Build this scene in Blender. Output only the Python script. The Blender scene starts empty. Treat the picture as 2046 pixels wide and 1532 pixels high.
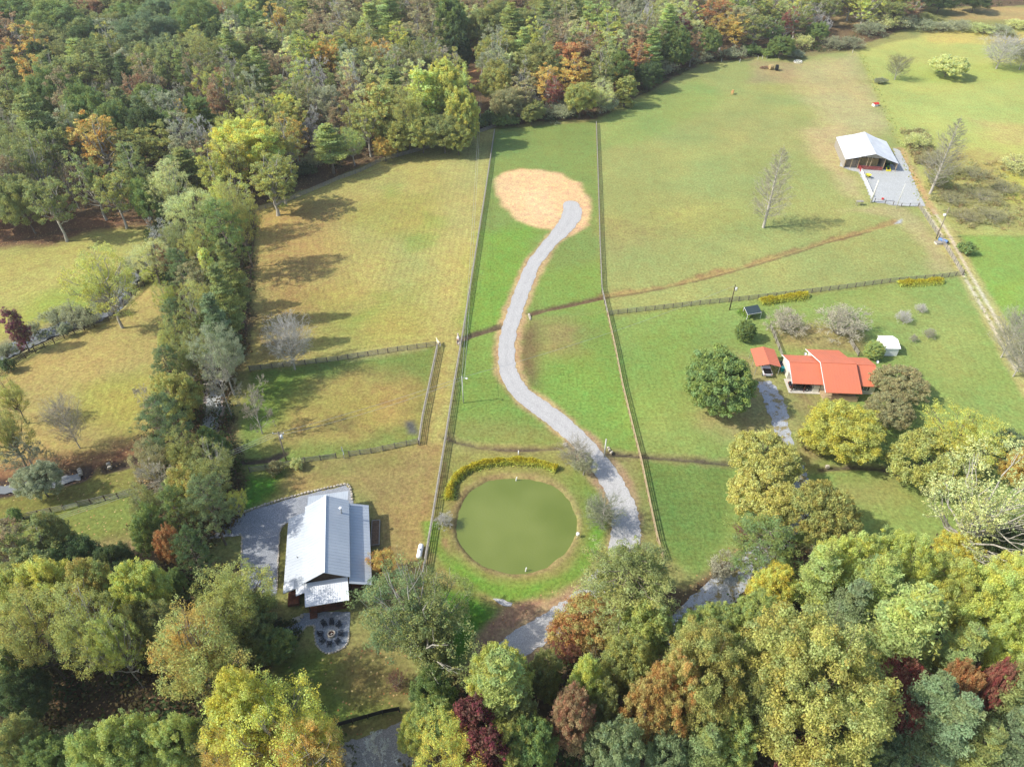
import bpy, bmesh, math, random
import numpy as np
from mathutils import Vector
random.seed(7); RNG = np.random.default_rng(11)
S = bpy.context.scene
COL = S.collection
# ---------------------------------------------------------------- camera, sky, sun
CAMH = 100.0; PITCH = math.radians(40); FPX = 1400.0; CU, CV = 1023.0, 766.0
cam = bpy.data.cameras.new('camera'); cam.sensor_width = 36; cam.lens = 36 * FPX / 2046
cam.clip_start = 1; cam.clip_end = 9000
co = bpy.data.objects.new('camera', cam); COL.objects.link(co)
co.location = (0, 0, CAMH); co.rotation_euler = (math.radians(90) - PITCH, 0, 0)
S.camera = co
SUN_EL, SUN_AZ = math.radians(43), math.radians(190)      # azimuth of the sun, from +X counter-clockwise
W = bpy.data.worlds.new('World'); S.world = W; W.use_nodes = True
nt = W.node_tree; bg = nt.nodes['Background']
sky = nt.nodes.new('ShaderNodeTexSky'); sky.sky_type = 'NISHITA'; sky.sun_disc = False
sky.sun_elevation = SUN_EL; sky.sun_rotation = math.radians(90) - SUN_AZ
sky.air_density = 1.0; sky.dust_density = 2.0; sky.ozone_density = 1.0
nt.links.new(sky.outputs[0], bg.inputs[0]); bg.inputs[1].default_value = 0.15
sl = bpy.data.lights.new('sun', 'SUN'); sl.energy = 3.5; sl.angle = math.radians(0.6); sl.color = (1, .95, .86)
so = bpy.data.objects.new('sun', sl); COL.objects.link(so)
sd = Vector((math.cos(SUN_AZ) * math.cos(SUN_EL), math.sin(SUN_AZ) * math.cos(SUN_EL), math.sin(SUN_EL)))
so.rotation_euler = sd.to_track_quat('Z', 'Y').to_euler(); so.location = (-200, 0, 200)
S.view_settings.view_transform = 'Standard'; S.view_settings.look = 'None'
S.view_settings.exposure = 0.67; S.view_settings.gamma = 1
S.render.engine = 'CYCLES'
S.cycles.max_bounces = 6; S.cycles.diffuse_bounces = 3; S.cycles.transmission_bounces = 3; S.cycles.transparent_max_bounces = 4
S.cycles.volume_bounces = 0

def P(u, v, h=0.0):
    """survey helper: where a sight line through a picture point meets the level z = h"""
    s, c = math.sin(PITCH), math.cos(PITCH); w = (v - CV) / FPX; z = (CAMH - h) / (s + c * w)
    return Vector(((u - CU) / FPX * z, z * (c - w * s), h))
def depth(u, v, h=0.0):
    return (CAMH - h) / (math.sin(PITCH) + math.cos(PITCH) * (v - CV) / FPX)

# ---------------------------------------------------------------- tagging
def tag(o, label=None, cat=None, group=None, kind=None):
    if label: o['label'] = label
    if cat: o['category'] = cat
    if group: o['group'] = group
    if kind: o['kind'] = kind
    return o
def thing(name, label, cat, loc=(0, 0, 0), rotz=0.0, group=None):
    o = bpy.data.objects.new(name, None); COL.objects.link(o); o.empty_display_size = .5
    o.location = loc; o.rotation_euler = (0, 0, rotz)
    return tag(o, label, cat, group)
def link(name, me, mat, parent=None, loc=None):
    o = bpy.data.objects.new(name, me); COL.objects.link(o)
    if mat and not me.materials: me.materials.append(mat)
    if parent: o.parent = parent
    if loc is not None: o.location = loc
    return o
def dup(root, loc, rotz, label=None, group=None):
    r = root.copy(); COL.objects.link(r); r.location = loc; r.rotation_euler = (0, 0, rotz)
    if label: r['label'] = label
    if group: r['group'] = group
    for ch in list(root.children):
        c = ch.copy(); COL.objects.link(c); c.parent = r
        for g in ch.children:
            d = g.copy(); COL.objects.link(d); d.parent = c
    return r

class MB:
    def __init__(s): s.v = []; s.f = []
    def add(s, vs, fs):
        n = len(s.v); s.v += [tuple(v) for v in vs]; s.f += [tuple(i + n for i in f) for f in fs]; return s
    def box(s, x0, y0, z0, x1, y1, z1):
        return s.add([(x0, y0, z0), (x1, y0, z0), (x1, y1, z0), (x0, y1, z0), (x0, y0, z1), (x1, y0, z1), (x1, y1, z1), (x0, y1, z1)],
                     [(0, 3, 2, 1), (4, 5, 6, 7), (0, 1, 5, 4), (1, 2, 6, 5), (2, 3, 7, 6), (3, 0, 4, 7)])
    def bar(s, a, b, w, t, up=(0, 0, 1)):
        a, b = Vector(a), Vector(b); d = (b - a).normalized(); up = Vector(up)
        if abs(d.dot(up)) > .98: up = Vector((1, 0, 0))
        x = d.cross(up).normalized() * (w / 2); y = x.cross(d).normalized() * (t / 2)
        return s.add([a - x - y, a + x - y, a + x + y, a - x + y, b - x - y, b + x - y, b + x + y, b - x + y],
                     [(0, 3, 2, 1), (4, 5, 6, 7), (0, 1, 5, 4), (1, 2, 6, 5), (2, 3, 7, 6), (3, 0, 4, 7)])
    def tube(s, pts, rad, n=8, cap=True):
        pts = [Vector(p) for p in pts]
        if not hasattr(rad, '__len__'): rad = [rad] * len(pts)
        vs = []; fs = []
        for i, p in enumerate(pts):
            d = (pts[min(i + 1, len(pts) - 1)] - pts[max(i - 1, 0)]).normalized()
            up = Vector((0, 0, 1)) if abs(d.z) < .9 else Vector((1, 0, 0))
            x = d.cross(up).normalized(); y = x.cross(d)
            for k in range(n):
                a = 2 * math.pi * k / n; vs.append(p + (x * math.cos(a) + y * math.sin(a)) * rad[i])
        for i in range(len(pts) - 1):
            for k in range(n):
                fs.append((i * n + k, i * n + (k + 1) % n, (i + 1) * n + (k + 1) % n, (i + 1) * n + k))
        if cap: fs.append(tuple(range(n))[::-1]); fs.append(tuple((len(pts) - 1) * n + k for k in range(n)))
        return s.add(vs, fs)
    def lathe(s, prof, c=(0, 0, 0), n=20):
        vs = []; fs = []
        for r, z in prof:
            for k in range(n):
                a = 2 * math.pi * k / n; vs.append((c[0] + r * math.cos(a), c[1] + r * math.sin(a), c[2] + z))
        for i in range(len(prof) - 1):
            for k in range(n):
                fs.append((i * n + k, i * n + (k + 1) % n, (i + 1) * n + (k + 1) % n, (i + 1) * n + k))
        return s.add(vs, fs)
    def slab(s, q, t):
        """a roof sheet: quad of top corners (counter-clockwise from above), thickness t downwards"""
        q = [Vector(p) for p in q]; b = [p - Vector((0, 0, t)) for p in q]
        n = len(q); fs = [tuple(range(n)), tuple(range(n, 2 * n))[::-1]]
        for i in range(n): fs.append((i, i + n, (i + 1) % n + n, (i + 1) % n))
        return s.add(q + b, fs)
    def build(s, name, mat, parent=None, smooth=False, bevel=0):
        me = bpy.data.meshes.new(name); me.from_pydata(s.v, [], s.f); me.update()
        bm = bmesh.new(); bm.from_mesh(me); bmesh.ops.recalc_face_normals(bm, faces=bm.faces)
        if bevel: bmesh.ops.bevel(bm, geom=bm.edges, offset=bevel, segments=1, affect='EDGES')
        bm.to_mesh(me); bm.free()
        if smooth:
            for p in me.polygons: p.use_smooth = True
        return link(name, me, mat, parent)

# ---------------------------------------------------------------- materials
def nodes(m): m.use_nodes = True; return m.node_tree.nodes, m.node_tree.links
def mat(name, col, rough=.7, metal=0.0, var=.12, scale=3.0, bump=0.0, spec=.3, col2=None, detail=4):
    m = bpy.data.materials.new(name); N, L = nodes(m); b = N['Principled BSDF']
    b.inputs['Roughness'].default_value = rough; b.inputs['Metallic'].default_value = metal
    b.inputs['Specular IOR Level'].default_value = spec
    tc = N.new('ShaderNodeTexCoord'); nz = N.new('ShaderNodeTexNoise'); nz.inputs['Scale'].default_value = scale
    nz.inputs['Detail'].default_value = detail; nz.inputs['Roughness'].default_value = .65
    L.new(tc.outputs['Object'], nz.inputs['Vector'])
    mx = N.new('ShaderNodeMix'); mx.data_type = 'RGBA'
    rp = N.new('ShaderNodeMapRange'); rp.inputs['From Min'].default_value = .3; rp.inputs['From Max'].default_value = .7
    L.new(nz.outputs['Fac'], rp.inputs['Value']); L.new(rp.outputs[0], mx.inputs[0])
    c2 = col2 or tuple(c * (1 - var) for c in col)
    c1 = col if col2 else tuple(min(1, c * (1 + var)) for c in col)
    mx.inputs[6].default_value = (*c1, 1); mx.inputs[7].default_value = (*c2, 1)
    L.new(mx.outputs[2], b.inputs['Base Color'])
    if bump:
        bp = N.new('ShaderNodeBump'); bp.inputs['Strength'].default_value = bump; bp.inputs['Distance'].default_value = .05
        L.new(nz.outputs['Fac'], bp.inputs['Height']); L.new(bp.outputs[0], b.inputs['Normal'])
    return m
def math_node(N, L, op, a, b=None, c=None):
    n = N.new('ShaderNodeMath'); n.operation = op
    for i, x in enumerate((a, b, c)):
        if x is None: continue
        if isinstance(x, (int, float)): n.inputs[i].default_value = x
        else: L.new(x, n.inputs[i])
    return n.outputs[0]
def gravel_mat(name, col, stain, grass=None, gthr=.6):
    m = bpy.data.materials.new(name); N, L = nodes(m); b = N['Principled BSDF']; b.inputs['Roughness'].default_value = .9
    b.inputs['Specular IOR Level'].default_value = .15
    tc = N.new('ShaderNodeTexCoord')
    def noise(sc, d=4):
        n = N.new('ShaderNodeTexNoise'); n.inputs['Scale'].default_value = sc; n.inputs['Detail'].default_value = d
        n.inputs['Roughness'].default_value = .7
        L.new(tc.outputs['Object'], n.inputs['Vector']); return n.outputs['Fac']
    def ramp(f, a, b_):
        r = N.new('ShaderNodeMapRange'); r.inputs['From Min'].default_value = a; r.inputs['From Max'].default_value = b_; L.new(f, r.inputs['Value']); return r.outputs[0]
    def mix(f, a, b_):
        x = N.new('ShaderNodeMix'); x.data_type = 'RGBA'; L.new(f, x.inputs[0])
        for i, q in ((6, a), (7, b_)):
            if isinstance(q, tuple): x.inputs[i].default_value = (*q, 1)
            else: L.new(q, x.inputs[i])
        return x.outputs[2]
    c = mix(ramp(noise(.25, 5), .35, .7), col, stain)
    c = mix(ramp(noise(4.5, 3), .3, .7), c, tuple(x * .72 for x in col))
    vor = N.new('ShaderNodeTexVoronoi'); vor.inputs['Scale'].default_value = 7; L.new(tc.outputs['Object'], vor.inputs['Vector'])
    hs = N.new('ShaderNodeHueSaturation'); L.new(c, hs.inputs['Color'])
    L.new(ramp(vor.outputs['Color'], -.8, 1.6), hs.inputs['Value'])
    hs.inputs['Value'].default_value = 1
    v = math_node(N, L, 'ADD', math_node(N, L, 'MULTIPLY', vor.outputs['Distance'], 1.1), .62); L.new(v, hs.inputs['Value'])
    c = hs.outputs[0]
    ac = N.new('ShaderNodeAttribute'); ac.attribute_name = 'across'
    q = math_node(N, L, 'ABSOLUTE', math_node(N, L, 'SUBTRACT', math_node(N, L, 'ABSOLUTE', ac.outputs['Fac']), .5))
    q = math_node(N, L, 'MULTIPLY', ramp(q, .34, .12), ramp(noise(.5, 3), .3, .6))
    c = mix(math_node(N, L, 'MULTIPLY', q, .28), c, tuple(min(1, x * 1.22) for x in col))
    if grass: c = mix(ramp(noise(.55, 6), gthr, gthr + .08), c, grass)
    L.new(c, b.inputs['Base Color'])
    bp = N.new('ShaderNodeBump'); bp.inputs['Strength'].default_value = .5; bp.inputs['Distance'].default_value = .04
    L.new(vor.outputs['Distance'], bp.inputs['Height']); L.new(bp.outputs[0], b.inputs['Normal'])
    return m
M = {}
M['wood'] = mat('weathered_wood', (.38, .35, .30), .85, col2=(.24, .22, .18), scale=2)
M['wood_tan'] = mat('tan_wood', (.50, .38, .22), .85, col2=(.30, .23, .14), scale=2)
M['wood_dark'] = mat('dark_wood', (.10, .07, .045), .85, col2=(.05, .035, .025), scale=3)
M['black'] = mat('black_paint', (.012, .012, .013), .5)
M['red_wood'] = mat('stained_boards', (.16, .055, .03), .8, col2=(.09, .035, .02), scale=3)
M['white'] = mat('white_paint', (.78, .78, .76), .5, var=.05)
M['cream'] = mat('cream_siding', (.66, .64, .55), .6, var=.05)
M['roof_grey'] = mat('galvanised_roof', (.49, .53, .56), .42, .1, col2=(.40, .44, .48), scale=.3, detail=8, spec=.5)
M['roof_white'] = mat('new_metal_roof', (.70, .73, .76), .45, .05, var=.06, scale=.4)
M['roof_barn'] = mat('barn_roof_metal', (.80, .82, .84), .45, .1, col2=(.56, .57, .58), scale=.22, detail=8)
M['roof_red'] = mat('red_metal_roof', (.60, .175, .09), .5, 0, col2=(.50, .16, .09), scale=.35, detail=8, spec=.4)
M['glass'] = mat('dark_glass', (.02, .025, .03), .08, spec=.8)
M['concrete'] = mat('concrete', (.52, .49, .42), .9, var=.12, scale=1.5)
M['stone'] = mat('pale_stone', (.55, .50, .40), .9, col2=(.34, .30, .24), scale=4)
M['steel'] = mat('steel', (.55, .56, .58), .35, .6)
M['wire'] = mat('wire', (.40, .41, .40), .5, .3)
M['pole'] = mat('pole_wood', (.30, .25, .19), .9, col2=(.2, .17, .13), scale=2)
M['pole_dark'] = mat('dark_post_wood', (.14, .12, .10), .9)
M['pole_pale'] = mat('pale_pole', (.55, .55, .50), .7)
M['tyre'] = mat('rubber', (.02, .02, .02), .8)
M['green_plastic'] = mat('teal_plastic', (.01, .30, .33), .4)
M['blue'] = mat('blue_paint', (.10, .20, .42), .4)
M['red'] = mat('red_paint', (.55, .04, .03), .5)
M['barn_red'] = mat('barn_gate_red', (.30, .06, .05), .6)
M['yellow'] = mat('yellow_paint', (.70, .62, .04), .5)
M['tank_white'] = mat('tank_enamel', (.85, .85, .83), .3, var=.03, spec=.5)
M['hay'] = mat('hay', (.50, .38, .18), .95, col2=(.30, .22, .10), scale=6, bump=.6)
M['mulch'] = mat('soil', (.30, .18, .10), .95, col2=(.10, .06, .035), scale=4, bump=.6)
M['net'] = mat('shade_net', (.03, .05, .055), .8, var=.3, scale=8)
M['silver_car'] = mat('white_car_paint', (.72, .73, .74), .25, .1, var=.02, spec=.6)
M['black_car'] = mat('black_car_paint', (.02, .02, .024), .15, .1, var=.02, spec=.7)
M['bark'] = mat('bark', (.20, .165, .125), .95, col2=(.11, .09, .07), scale=5)
M['bark_pale'] = mat('pale_bark', (.50, .47, .40), .9, col2=(.30, .28, .24), scale=3)
M['gravel'] = gravel_mat('pale_gravel', (.395, .39, .375), (.32, .315, .305))
M['gravel_lot'] = gravel_mat('grey_gravel', (.24, .255, .275), (.33, .345, .37))
M['gravel_patio'] = gravel_mat('fine_grey_gravel', (.20, .225, .255), (.27, .30, .335))
M['gravel_road'] = gravel_mat('road_gravel', (.25, .235, .21), (.32, .30, .27))
M['gravel_grass'] = gravel_mat('old_gravel', (.36, .385, .42), (.28, .29, .29), (.24, .20, .09), .5)
M['gravel_barn'] = gravel_mat('barn_gravel', (.40, .415, .41), (.33, .34, .33), (.30, .33, .15), .62)

def leaf_material(name, transl=.48):
    m = bpy.data.materials.new(name); N, L = nodes(m); N.remove(N['Principled BSDF'])
    out = N['Material Output']; oi = N.new('ShaderNodeObjectInfo'); at = N.new('ShaderNodeAttribute'); at.attribute_name = 'lv'
    sp = N.new('ShaderNodeSeparateColor'); L.new(at.outputs['Color'], sp.inputs[0])
    hs = N.new('ShaderNodeHueSaturation'); L.new(oi.outputs['Color'], hs.inputs['Color'])
    # clump hue drift (object colour alpha says how much)
    d = math_node(N, L, 'SUBTRACT', sp.outputs[1], .5)
    d = math_node(N, L, 'MULTIPLY', d, oi.outputs['Alpha']); d = math_node(N, L, 'MULTIPLY', d, .085)
    r1 = math_node(N, L, 'MULTIPLY', math_node(N, L, 'SUBTRACT', sp.outputs[0], .5), .035)
    L.new(math_node(N, L, 'ADD', math_node(N, L, 'ADD', d, .5), r1), hs.inputs['Hue'])
    h2_ = math_node(N, L, 'FRACT', math_node(N, L, 'MULTIPLY', sp.outputs[1], 7.3))
    L.new(math_node(N, L, 'ADD', math_node(N, L, 'ADD', math_node(N, L, 'MULTIPLY', sp.outputs[0], .6), .56), math_node(N, L, 'MULTIPLY', h2_, .32)), hs.inputs['Value'])
    L.new(math_node(N, L, 'SUBTRACT', 1.0, math_node(N, L, 'MULTIPLY', sp.outputs[1], .22)), hs.inputs['Saturation'])
    df = N.new('ShaderNodeBsdfDiffuse'); tr = N.new('ShaderNodeBsdfTranslucent')
    L.new(hs.outputs[0], df.inputs[0]); L.new(hs.outputs[0], tr.inputs[0])
    mx = N.new('ShaderNodeMixShader'); mx.inputs[0].default_value = transl
    L.new(df.outputs[0], mx.inputs[1]); L.new(tr.outputs[0], mx.inputs[2]); L.new(mx.outputs[0], out.inputs[0])
    return m
M['leaf'] = leaf_material('leaves')
M['twig'] = leaf_material('twigs', .05)
# ---------------------------------------------------------------- ground
def vnoise(x, y, sc, seed):
    r = np.random.default_rng(seed); G = r.random((256, 256)); x = x / sc; y = y / sc
    xi = np.floor(x).astype(int); yi = np.floor(y).astype(int); fx = x - xi; fy = y - yi
    fx = fx * fx * (3 - 2 * fx); fy = fy * fy * (3 - 2 * fy)
    g = lambda a, b: G[a % 256, b % 256]
    return (g(xi, yi) * (1 - fx) + g(xi + 1, yi) * fx) * (1 - fy) + (g(xi, yi + 1) * (1 - fx) + g(xi + 1, yi + 1) * fx) * fy
def fbm(x, y, sc, seed, o=4):
    t = 0; a = .5
    for i in range(o): t = t + a * vnoise(x + 31.7 * i, y - 17.3 * i, sc / 2 ** i, seed + i); a *= .5
    return t / (1 - .5 ** o) - .5
def seg_dist(X, Y, pts, closed=False):
    d = np.full(X.shape, 1e9); n = len(pts)
    for i in range(n if closed else n - 1):
        ax, ay = pts[i]; bx, by = pts[(i + 1) % n]; dx, dy = bx - ax, by - ay
        t = np.clip(((X - ax) * dx + (Y - ay) * dy) / (dx * dx + dy * dy + 1e-9), 0, 1)
        d = np.minimum(d, (X - ax - t * dx) ** 2 + (Y - ay - t * dy) ** 2)
    return np.sqrt(d)
def inside(X, Y, pts):
    r = np.zeros(X.shape, bool); n = len(pts)
    for i in range(n):
        ax, ay = pts[i]; bx, by = pts[(i + 1) % n]
        if ay == by: continue
        r ^= ((ay > Y) != (by > Y)) & (X < (bx - ax) * (Y - ay) / (by - ay) + ax)
    return r
def sdf(X, Y, pts):
    d = seg_dist(X, Y, pts, True); return np.where(inside(X, Y, pts), -d, d)
def WP(s, h=0):
    a = s if isinstance(s, (list, tuple)) else [tuple(map(float, q.split(','))) for q in s.split()]
    return [tuple(P(u, v, h))[:2] for u, v in a]
def axis(segs):
    out = []
    for a, b, st0, st1 in segs:
        x = a
        while x < b - 1e-6:
            out.append(x); x += st0 + (st1 - st0) * (x - a) / (b - a)
    out.append(segs[-1][1]); return np.array(out)
gy = axis([(-600, 0, 100, 30), (0, 35, 12, 1), (35, 140, .5, .5), (140, 330, .55, 1.1), (330, 540, 1.1, 2.5), (540, 4000, 30, 600)])
xs = axis([(0, 75, .5, .5), (75, 150, .55, .7), (150, 340, .8, 2.2), (340, 4000, 20, 600)])
gx = np.concatenate([-xs[:0:-1], xs])
GX, GY = np.meshgrid(gx, gy); nY, nX = GX.shape
warp1 = fbm(GX, GY, 9, 1); warp2 = fbm(GX, GY, 28, 5); warpf = fbm(GX, GY, 2.2, 9, 3)
colr = np.empty((nY, nX, 3)); colr[:] = (.22, .22, .075)
leafm = np.zeros((nY, nX)); mowm = np.zeros((nY, nX)); mowd = np.zeros((nY, nX)); GZ = np.zeros((nY, nX))
def blend(mask, c):
    for k in range(3): colr[..., k] = colr[..., k] * (1 - mask) + c[k] * mask
def sstep(x): x = np.clip(x, 0, 1); return x * x * (3 - 2 * x)
def box_idx(pts, m):
    a = [p[0] for p in pts]; b = [p[1] for p in pts]
    i0, i1 = np.searchsorted(gx, [min(a) - m, max(a) + m]); j0, j1 = np.searchsorted(gy, [min(b) - m, max(b) + m])
    return slice(j0, j1), slice(i0, i1)
def patch(s, c, soft=1.5, wob=2.5, op=1.0, leaf=None, mow=0):
    pts = WP(s); sl_ = box_idx(pts, soft + wob + 4)
    d = sdf(GX[sl_], GY[sl_], pts)
    dd = d + wob * 2.2 * warp1[sl_] + min(wob, 1.2) * .8 * warpf[sl_]
    m = sstep(.5 - dd / (2 * soft)) * op
    sub = colr[sl_]
    for k in range(3): sub[..., k] = sub[..., k] * (1 - m) + c[k] * m
    if leaf is not None: leafm[sl_] = leafm[sl_] * (1 - m) + leaf * m
    if mow:
        mm = d < 0; mowd[sl_] = np.where(mm, -d, mowd[sl_]); mowm[sl_] = np.where(mm, mow * sstep(-d / 2), mowm[sl_])
def band(s, hw, c, soft=.6, wob=.8, op=1.0, dep=0, leaf=None):
    pts = WP(s); sl_ = box_idx(pts, hw + soft + wob + 3)
    d = seg_dist(GX[sl_], GY[sl_], pts); dd = d + wob * 2 * warp1[sl_] + wob * 1.2 * warpf[sl_]
    m = sstep(.5 - (dd - hw) / (2 * soft)) * op
    sub = colr[sl_]
    for k in range(3): sub[..., k] = sub[..., k] * (1 - m) + c[k] * m
    if dep: GZ[sl_] = np.minimum(GZ[sl_], -dep * np.exp(-(d / max(hw, .5)) ** 2) + .0)
    if leaf is not None: leafm[sl_] = leafm[sl_] * (1 - m) + leaf * m
FLOOR = (.10, .07, .04)
GR_BRIGHT = (.168, .222, .06); TAN = (.315, .283, .092); TANG = (.25, .245, .07)
FOREST = ['-500,-120 2600,-120 2600,5 1850,15 1830,50 1700,98 1530,112 1400,128 1290,185 1190,238 1000,250 945,266 850,280 760,318 640,370 510,414 460,428 300,425 120,452 0,478 -500,540',
          '-500,1075 0,1075 150,1115 300,1150 350,1110 420,1110 478,1130 500,1190 560,1230 575,1270 545,1310 520,1400 600,1470 680,1490 700,1700 -500,1700',
          '335,430 510,420 500,600 492,700 465,760 465,870 485,950 470,1030 400,1120 290,1120 290,900 335,800 340,700 350,580 300,480',
          '960,1345 1010,1300 1110,1290 1160,1210 1260,1150 1390,1170 1500,1080 1700,1100 1850,1090 2600,1120 2600,1700 700,1700 830,1500 850,1400']
# left side
patch('-500,520 0,485 120,458 300,430 330,440 300,520 250,560 150,640 0,690 -500,820', (.30, .28, .085), 2, 2, mow=.3)
patch('40,590 200,560 240,590 90,650 20,650', (.22, .27, .05), 5, 4, .8)
patch('-500,870 0,745 150,670 300,565 345,600 340,700 330,800 300,900 160,930 0,960 -500,990', (.305, .245, .085), 2, 2, mow=.3)
patch('150,770 300,740 320,800 260,860 160,830', (.27, .26, .06), 5, 4, .8)
patch('-500,960 0,925 160,900 300,880 300,920 0,985 -500,1000', (.19, .11, .055), 3, 3, leaf=.6)
patch('-500,1000 0,985 300,920 300,990 0,1050 -500,1100', (.17, .165, .045), 2, 2, leaf=.3)
patch('-500,1100 0,1050 270,985 300,1150 150,1110', (.16, .185, .045), 2, 2, leaf=.3)
patch('170,1100 290,1060 290,1130 200,1125', (.26, .19, .09), 3, 3)
# mown tan field
patch('510,418 760,322 986,258 968,380 935,610 905,770 868,1000 850,1150 880,690 500,742', TAN, 1, .3, mow=.38)
for q in ('640,440 760,390 880,380 850,470 740,470', '560,590 700,570 740,640 640,720 560,680', '730,600 860,560 840,680 700,700'):
    patch(q, (.27, .25, .065), 5, 5, .7)
for q in ('850,425 895,435 890,460 850,450', '800,470 880,470 870,490 820,500', '745,590 810,570 800,580 760,600', '560,590 640,570 650,610 590,620', '670,640 760,610 740,640 700,660', '760,375 800,370 780,395'):
    patch(q, (.20, .26, .055), 3, 4, .55)
patch('880,300 985,262 970,380 955,470 905,500', (.33, .30, .11), 5, 3, .6)
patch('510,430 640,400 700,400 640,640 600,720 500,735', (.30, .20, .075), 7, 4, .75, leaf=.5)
# paddock with the wet hollow
patch('500,744 872,693 857,765 838,882 490,944 480,850', (.155, .20, .05), 1, .3)
patch('560,790 690,750 822,752 842,790 835,850 700,888 540,890 560,830', (.31, .215, .075), 5, 5, .85)
patch('590,800 700,770 780,790 770,850 640,870', (.25, .225, .06), 4, 5, .7)
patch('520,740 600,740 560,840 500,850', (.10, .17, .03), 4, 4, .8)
patch('650,835 720,835 700,860 640,855', (.16, .13, .05), 2, 3, .7)
patch('808,842 826,840 836,868 815,866', (.09, .095, .085), .8, 1)
patch('700,705 850,692 848,700 700,720', (.36, .30, .14), 1.5, 1, .6)
patch('870,700 905,700 885,800 850,900 838,890 860,770', (.32, .26, .085), 1, .6, .9)
# yard of the grey-roofed house
patch('490,946 838,886 888,882 850,1155 870,1200 740,1200 745,1000 700,965 500,1005', (.255, .20, .075), 1.5, .6, mow=.25)
patch('486,950 572,938 570,985 540,1000 486,1016', (.07, .185, .025), 2, 2)
patch('620,935 800,900 800,925 640,960', (.20, .20, .06), 3, 2, .7)
patch('750,1160 870,1100 870,1200 760,1210', (.25, .15, .075), 3, 3, .8)
patch('556,1050 575,1040 570,1190 552,1190', (.13, .13, .04), .6, .4)
patch('555,1310 640,1300 790,1330 812,1380 798,1422 650,1460 520,1400', (.105, .145, .032), 2, 1, leaf=.4)
patch('690,1300 790,1330 810,1380 790,1410 720,1400 690,1350', (.19, .13, .06), 3, 3, .6, leaf=.5)
patch('640,1465 800,1424 830,1445 700,1475', (.16, .145, .05), 1, 1, leaf=.5)
# green strip
patch('990,258 1191,243 1197,400 1201,520 1212,622 1000,650 932,668 940,600 970,380', GR_BRIGHT, .8, .3)
patch('960,470 1080,440 1060,560 1020,650 935,665 945,560', (.15, .27, .04), 5, 4, .7)
patch('1060,560 1200,520 1210,620 1070,620', (.17, .265, .05), 4, 4, .6)
patch('932,668 1212,622 1285,906 1200,900 1130,893 905,882 915,760', (.16, .235, .052), 1, .6)
patch('905,840 1120,850 1140,895 905,885', (.19, .20, .06), 3, 2, .8)
patch('1055,640 1130,640 1200,660 1160,700 1110,720 1060,740 1065,690', (.23, .20, .075), 4, 5, .6)
patch('1095,655 1150,655 1140,680 1105,690', (.30, .20, .09), 2.5, 4, .45)
patch('1040,660 1070,650 1075,770 1055,770 1040,720', (.14, .10, .05), 2, 1.5, .85)
patch('1090,720 1240,740 1270,860 1190,850 1100,790', (.15, .25, .05), 4, 3, .8)
# pond surroundings and below
patch('895,900 1130,897 1215,925 1275,1000 1275,1100 1130,1180 990,1215 900,1200 850,1150 870,1020', (.20, .20, .06), 2, 1.5)
patch('1150,960 1215,980 1240,1080 1160,1110 1170,1040', (.13, .21, .04), 4, 3, .8)
patch('870,1130 930,1120 980,1160 1080,1165 1080,1185 930,1180', (.12, .24, .03), 3, 2, .75)
patch('868,1080 890,1080 900,1140 960,1185 1000,1205 960,1210 880,1170', (.30, .18, .085), 1.5, 1, .8)
patch('860,1170 960,1190 1000,1230 960,1270 940,1330 880,1330 850,1250', (.07, .17, .02), 2, 1.5)
patch('925,1345 950,1270 1005,1214 1130,1165 1165,1160 1185,1190 1130,1230 1050,1280 1000,1310 950,1355', (.29, .18, .105), 1, .7, leaf=.5)
# right of the strip
patch('1193,243 1290,188 1400,130 1530,115 1712,104 1780,250 1838,412 1923,550 1520,595 1216,628 1200,500', (.25, .27, .09), 1.2, .5)
patch('1190,245 1300,190 1400,160 1450,200 1300,280 1200,300', (.20, .27, .075), 5, 4, .7)
patch('1560,140 1712,106 1780,250 1700,310 1620,300 1640,230', (.36, .31, .145), 8, 6, .85)
patch('1600,260 1680,250 1690,330 1720,400 1640,330', (.40, .32, .16), 4, 4, .7)
patch('1500,120 1590,125 1590,165 1500,165', (.30, .22, .12), 4, 3, .6)
patch('1205,430 1280,440 1350,470 1300,500 1205,520', (.27, .23, .085), 5, 6, .55)
patch('1270,420 1460,400 1500,440 1400,470', (.31, .30, .09), 5, 5, .6)
patch('1450,230 1600,230 1600,300 1450,300', (.30, .28, .10), 7, 6, .5)
patch('1660,420 1800,410 1880,470 1915,545 1860,550 1850,500 1780,430', (.34, .29, .14), 3, 3, .75)
patch('1216,632 1520,598 1923,553 1960,620 2010,700 2046,790 2600,1000 2600,1120 1650,1120 1400,1160 1328,1110 1285,910', (.20, .26, .07), 1.2, .5, mow=.2)
patch('1230,650 1400,640 1400,760 1270,850', (.165, .25, .055), 6, 5, .7)
patch('1400,720 1540,720 1600,860 1480,900 1400,850', (.30, .25, .11), 5, 4, .8)
patch('1590,780 1640,790 1660,900 1600,960 1590,870', (.25, .185, .085), 3, 3, .8)
patch('1530,650 1720,650 1720,700 1540,700', (.30, .20, .09), 3, 4, .7)
patch('1700,600 1900,590 2000,700 1900,760 1760,640', (.26, .28, .085), 8, 6, .6)
patch('1660,960 1800,950 1800,990 1680,1010', (.30, .24, .09), 4, 4, .6)
patch('1286,914 1462,930 1452,1065 1400,1150 1330,1112', (.135, .195, .05), 2, 1)
patch('1290,915 1330,915 1370,1000 1380,1120 1335,1112', (.12, .185, .045), 3, 2, .7)
patch('1400,1150 1500,1070 1540,1060 1500,1130 1400,1210', (.20, .145, .085), 2, 1.5, leaf=.5)
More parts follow.
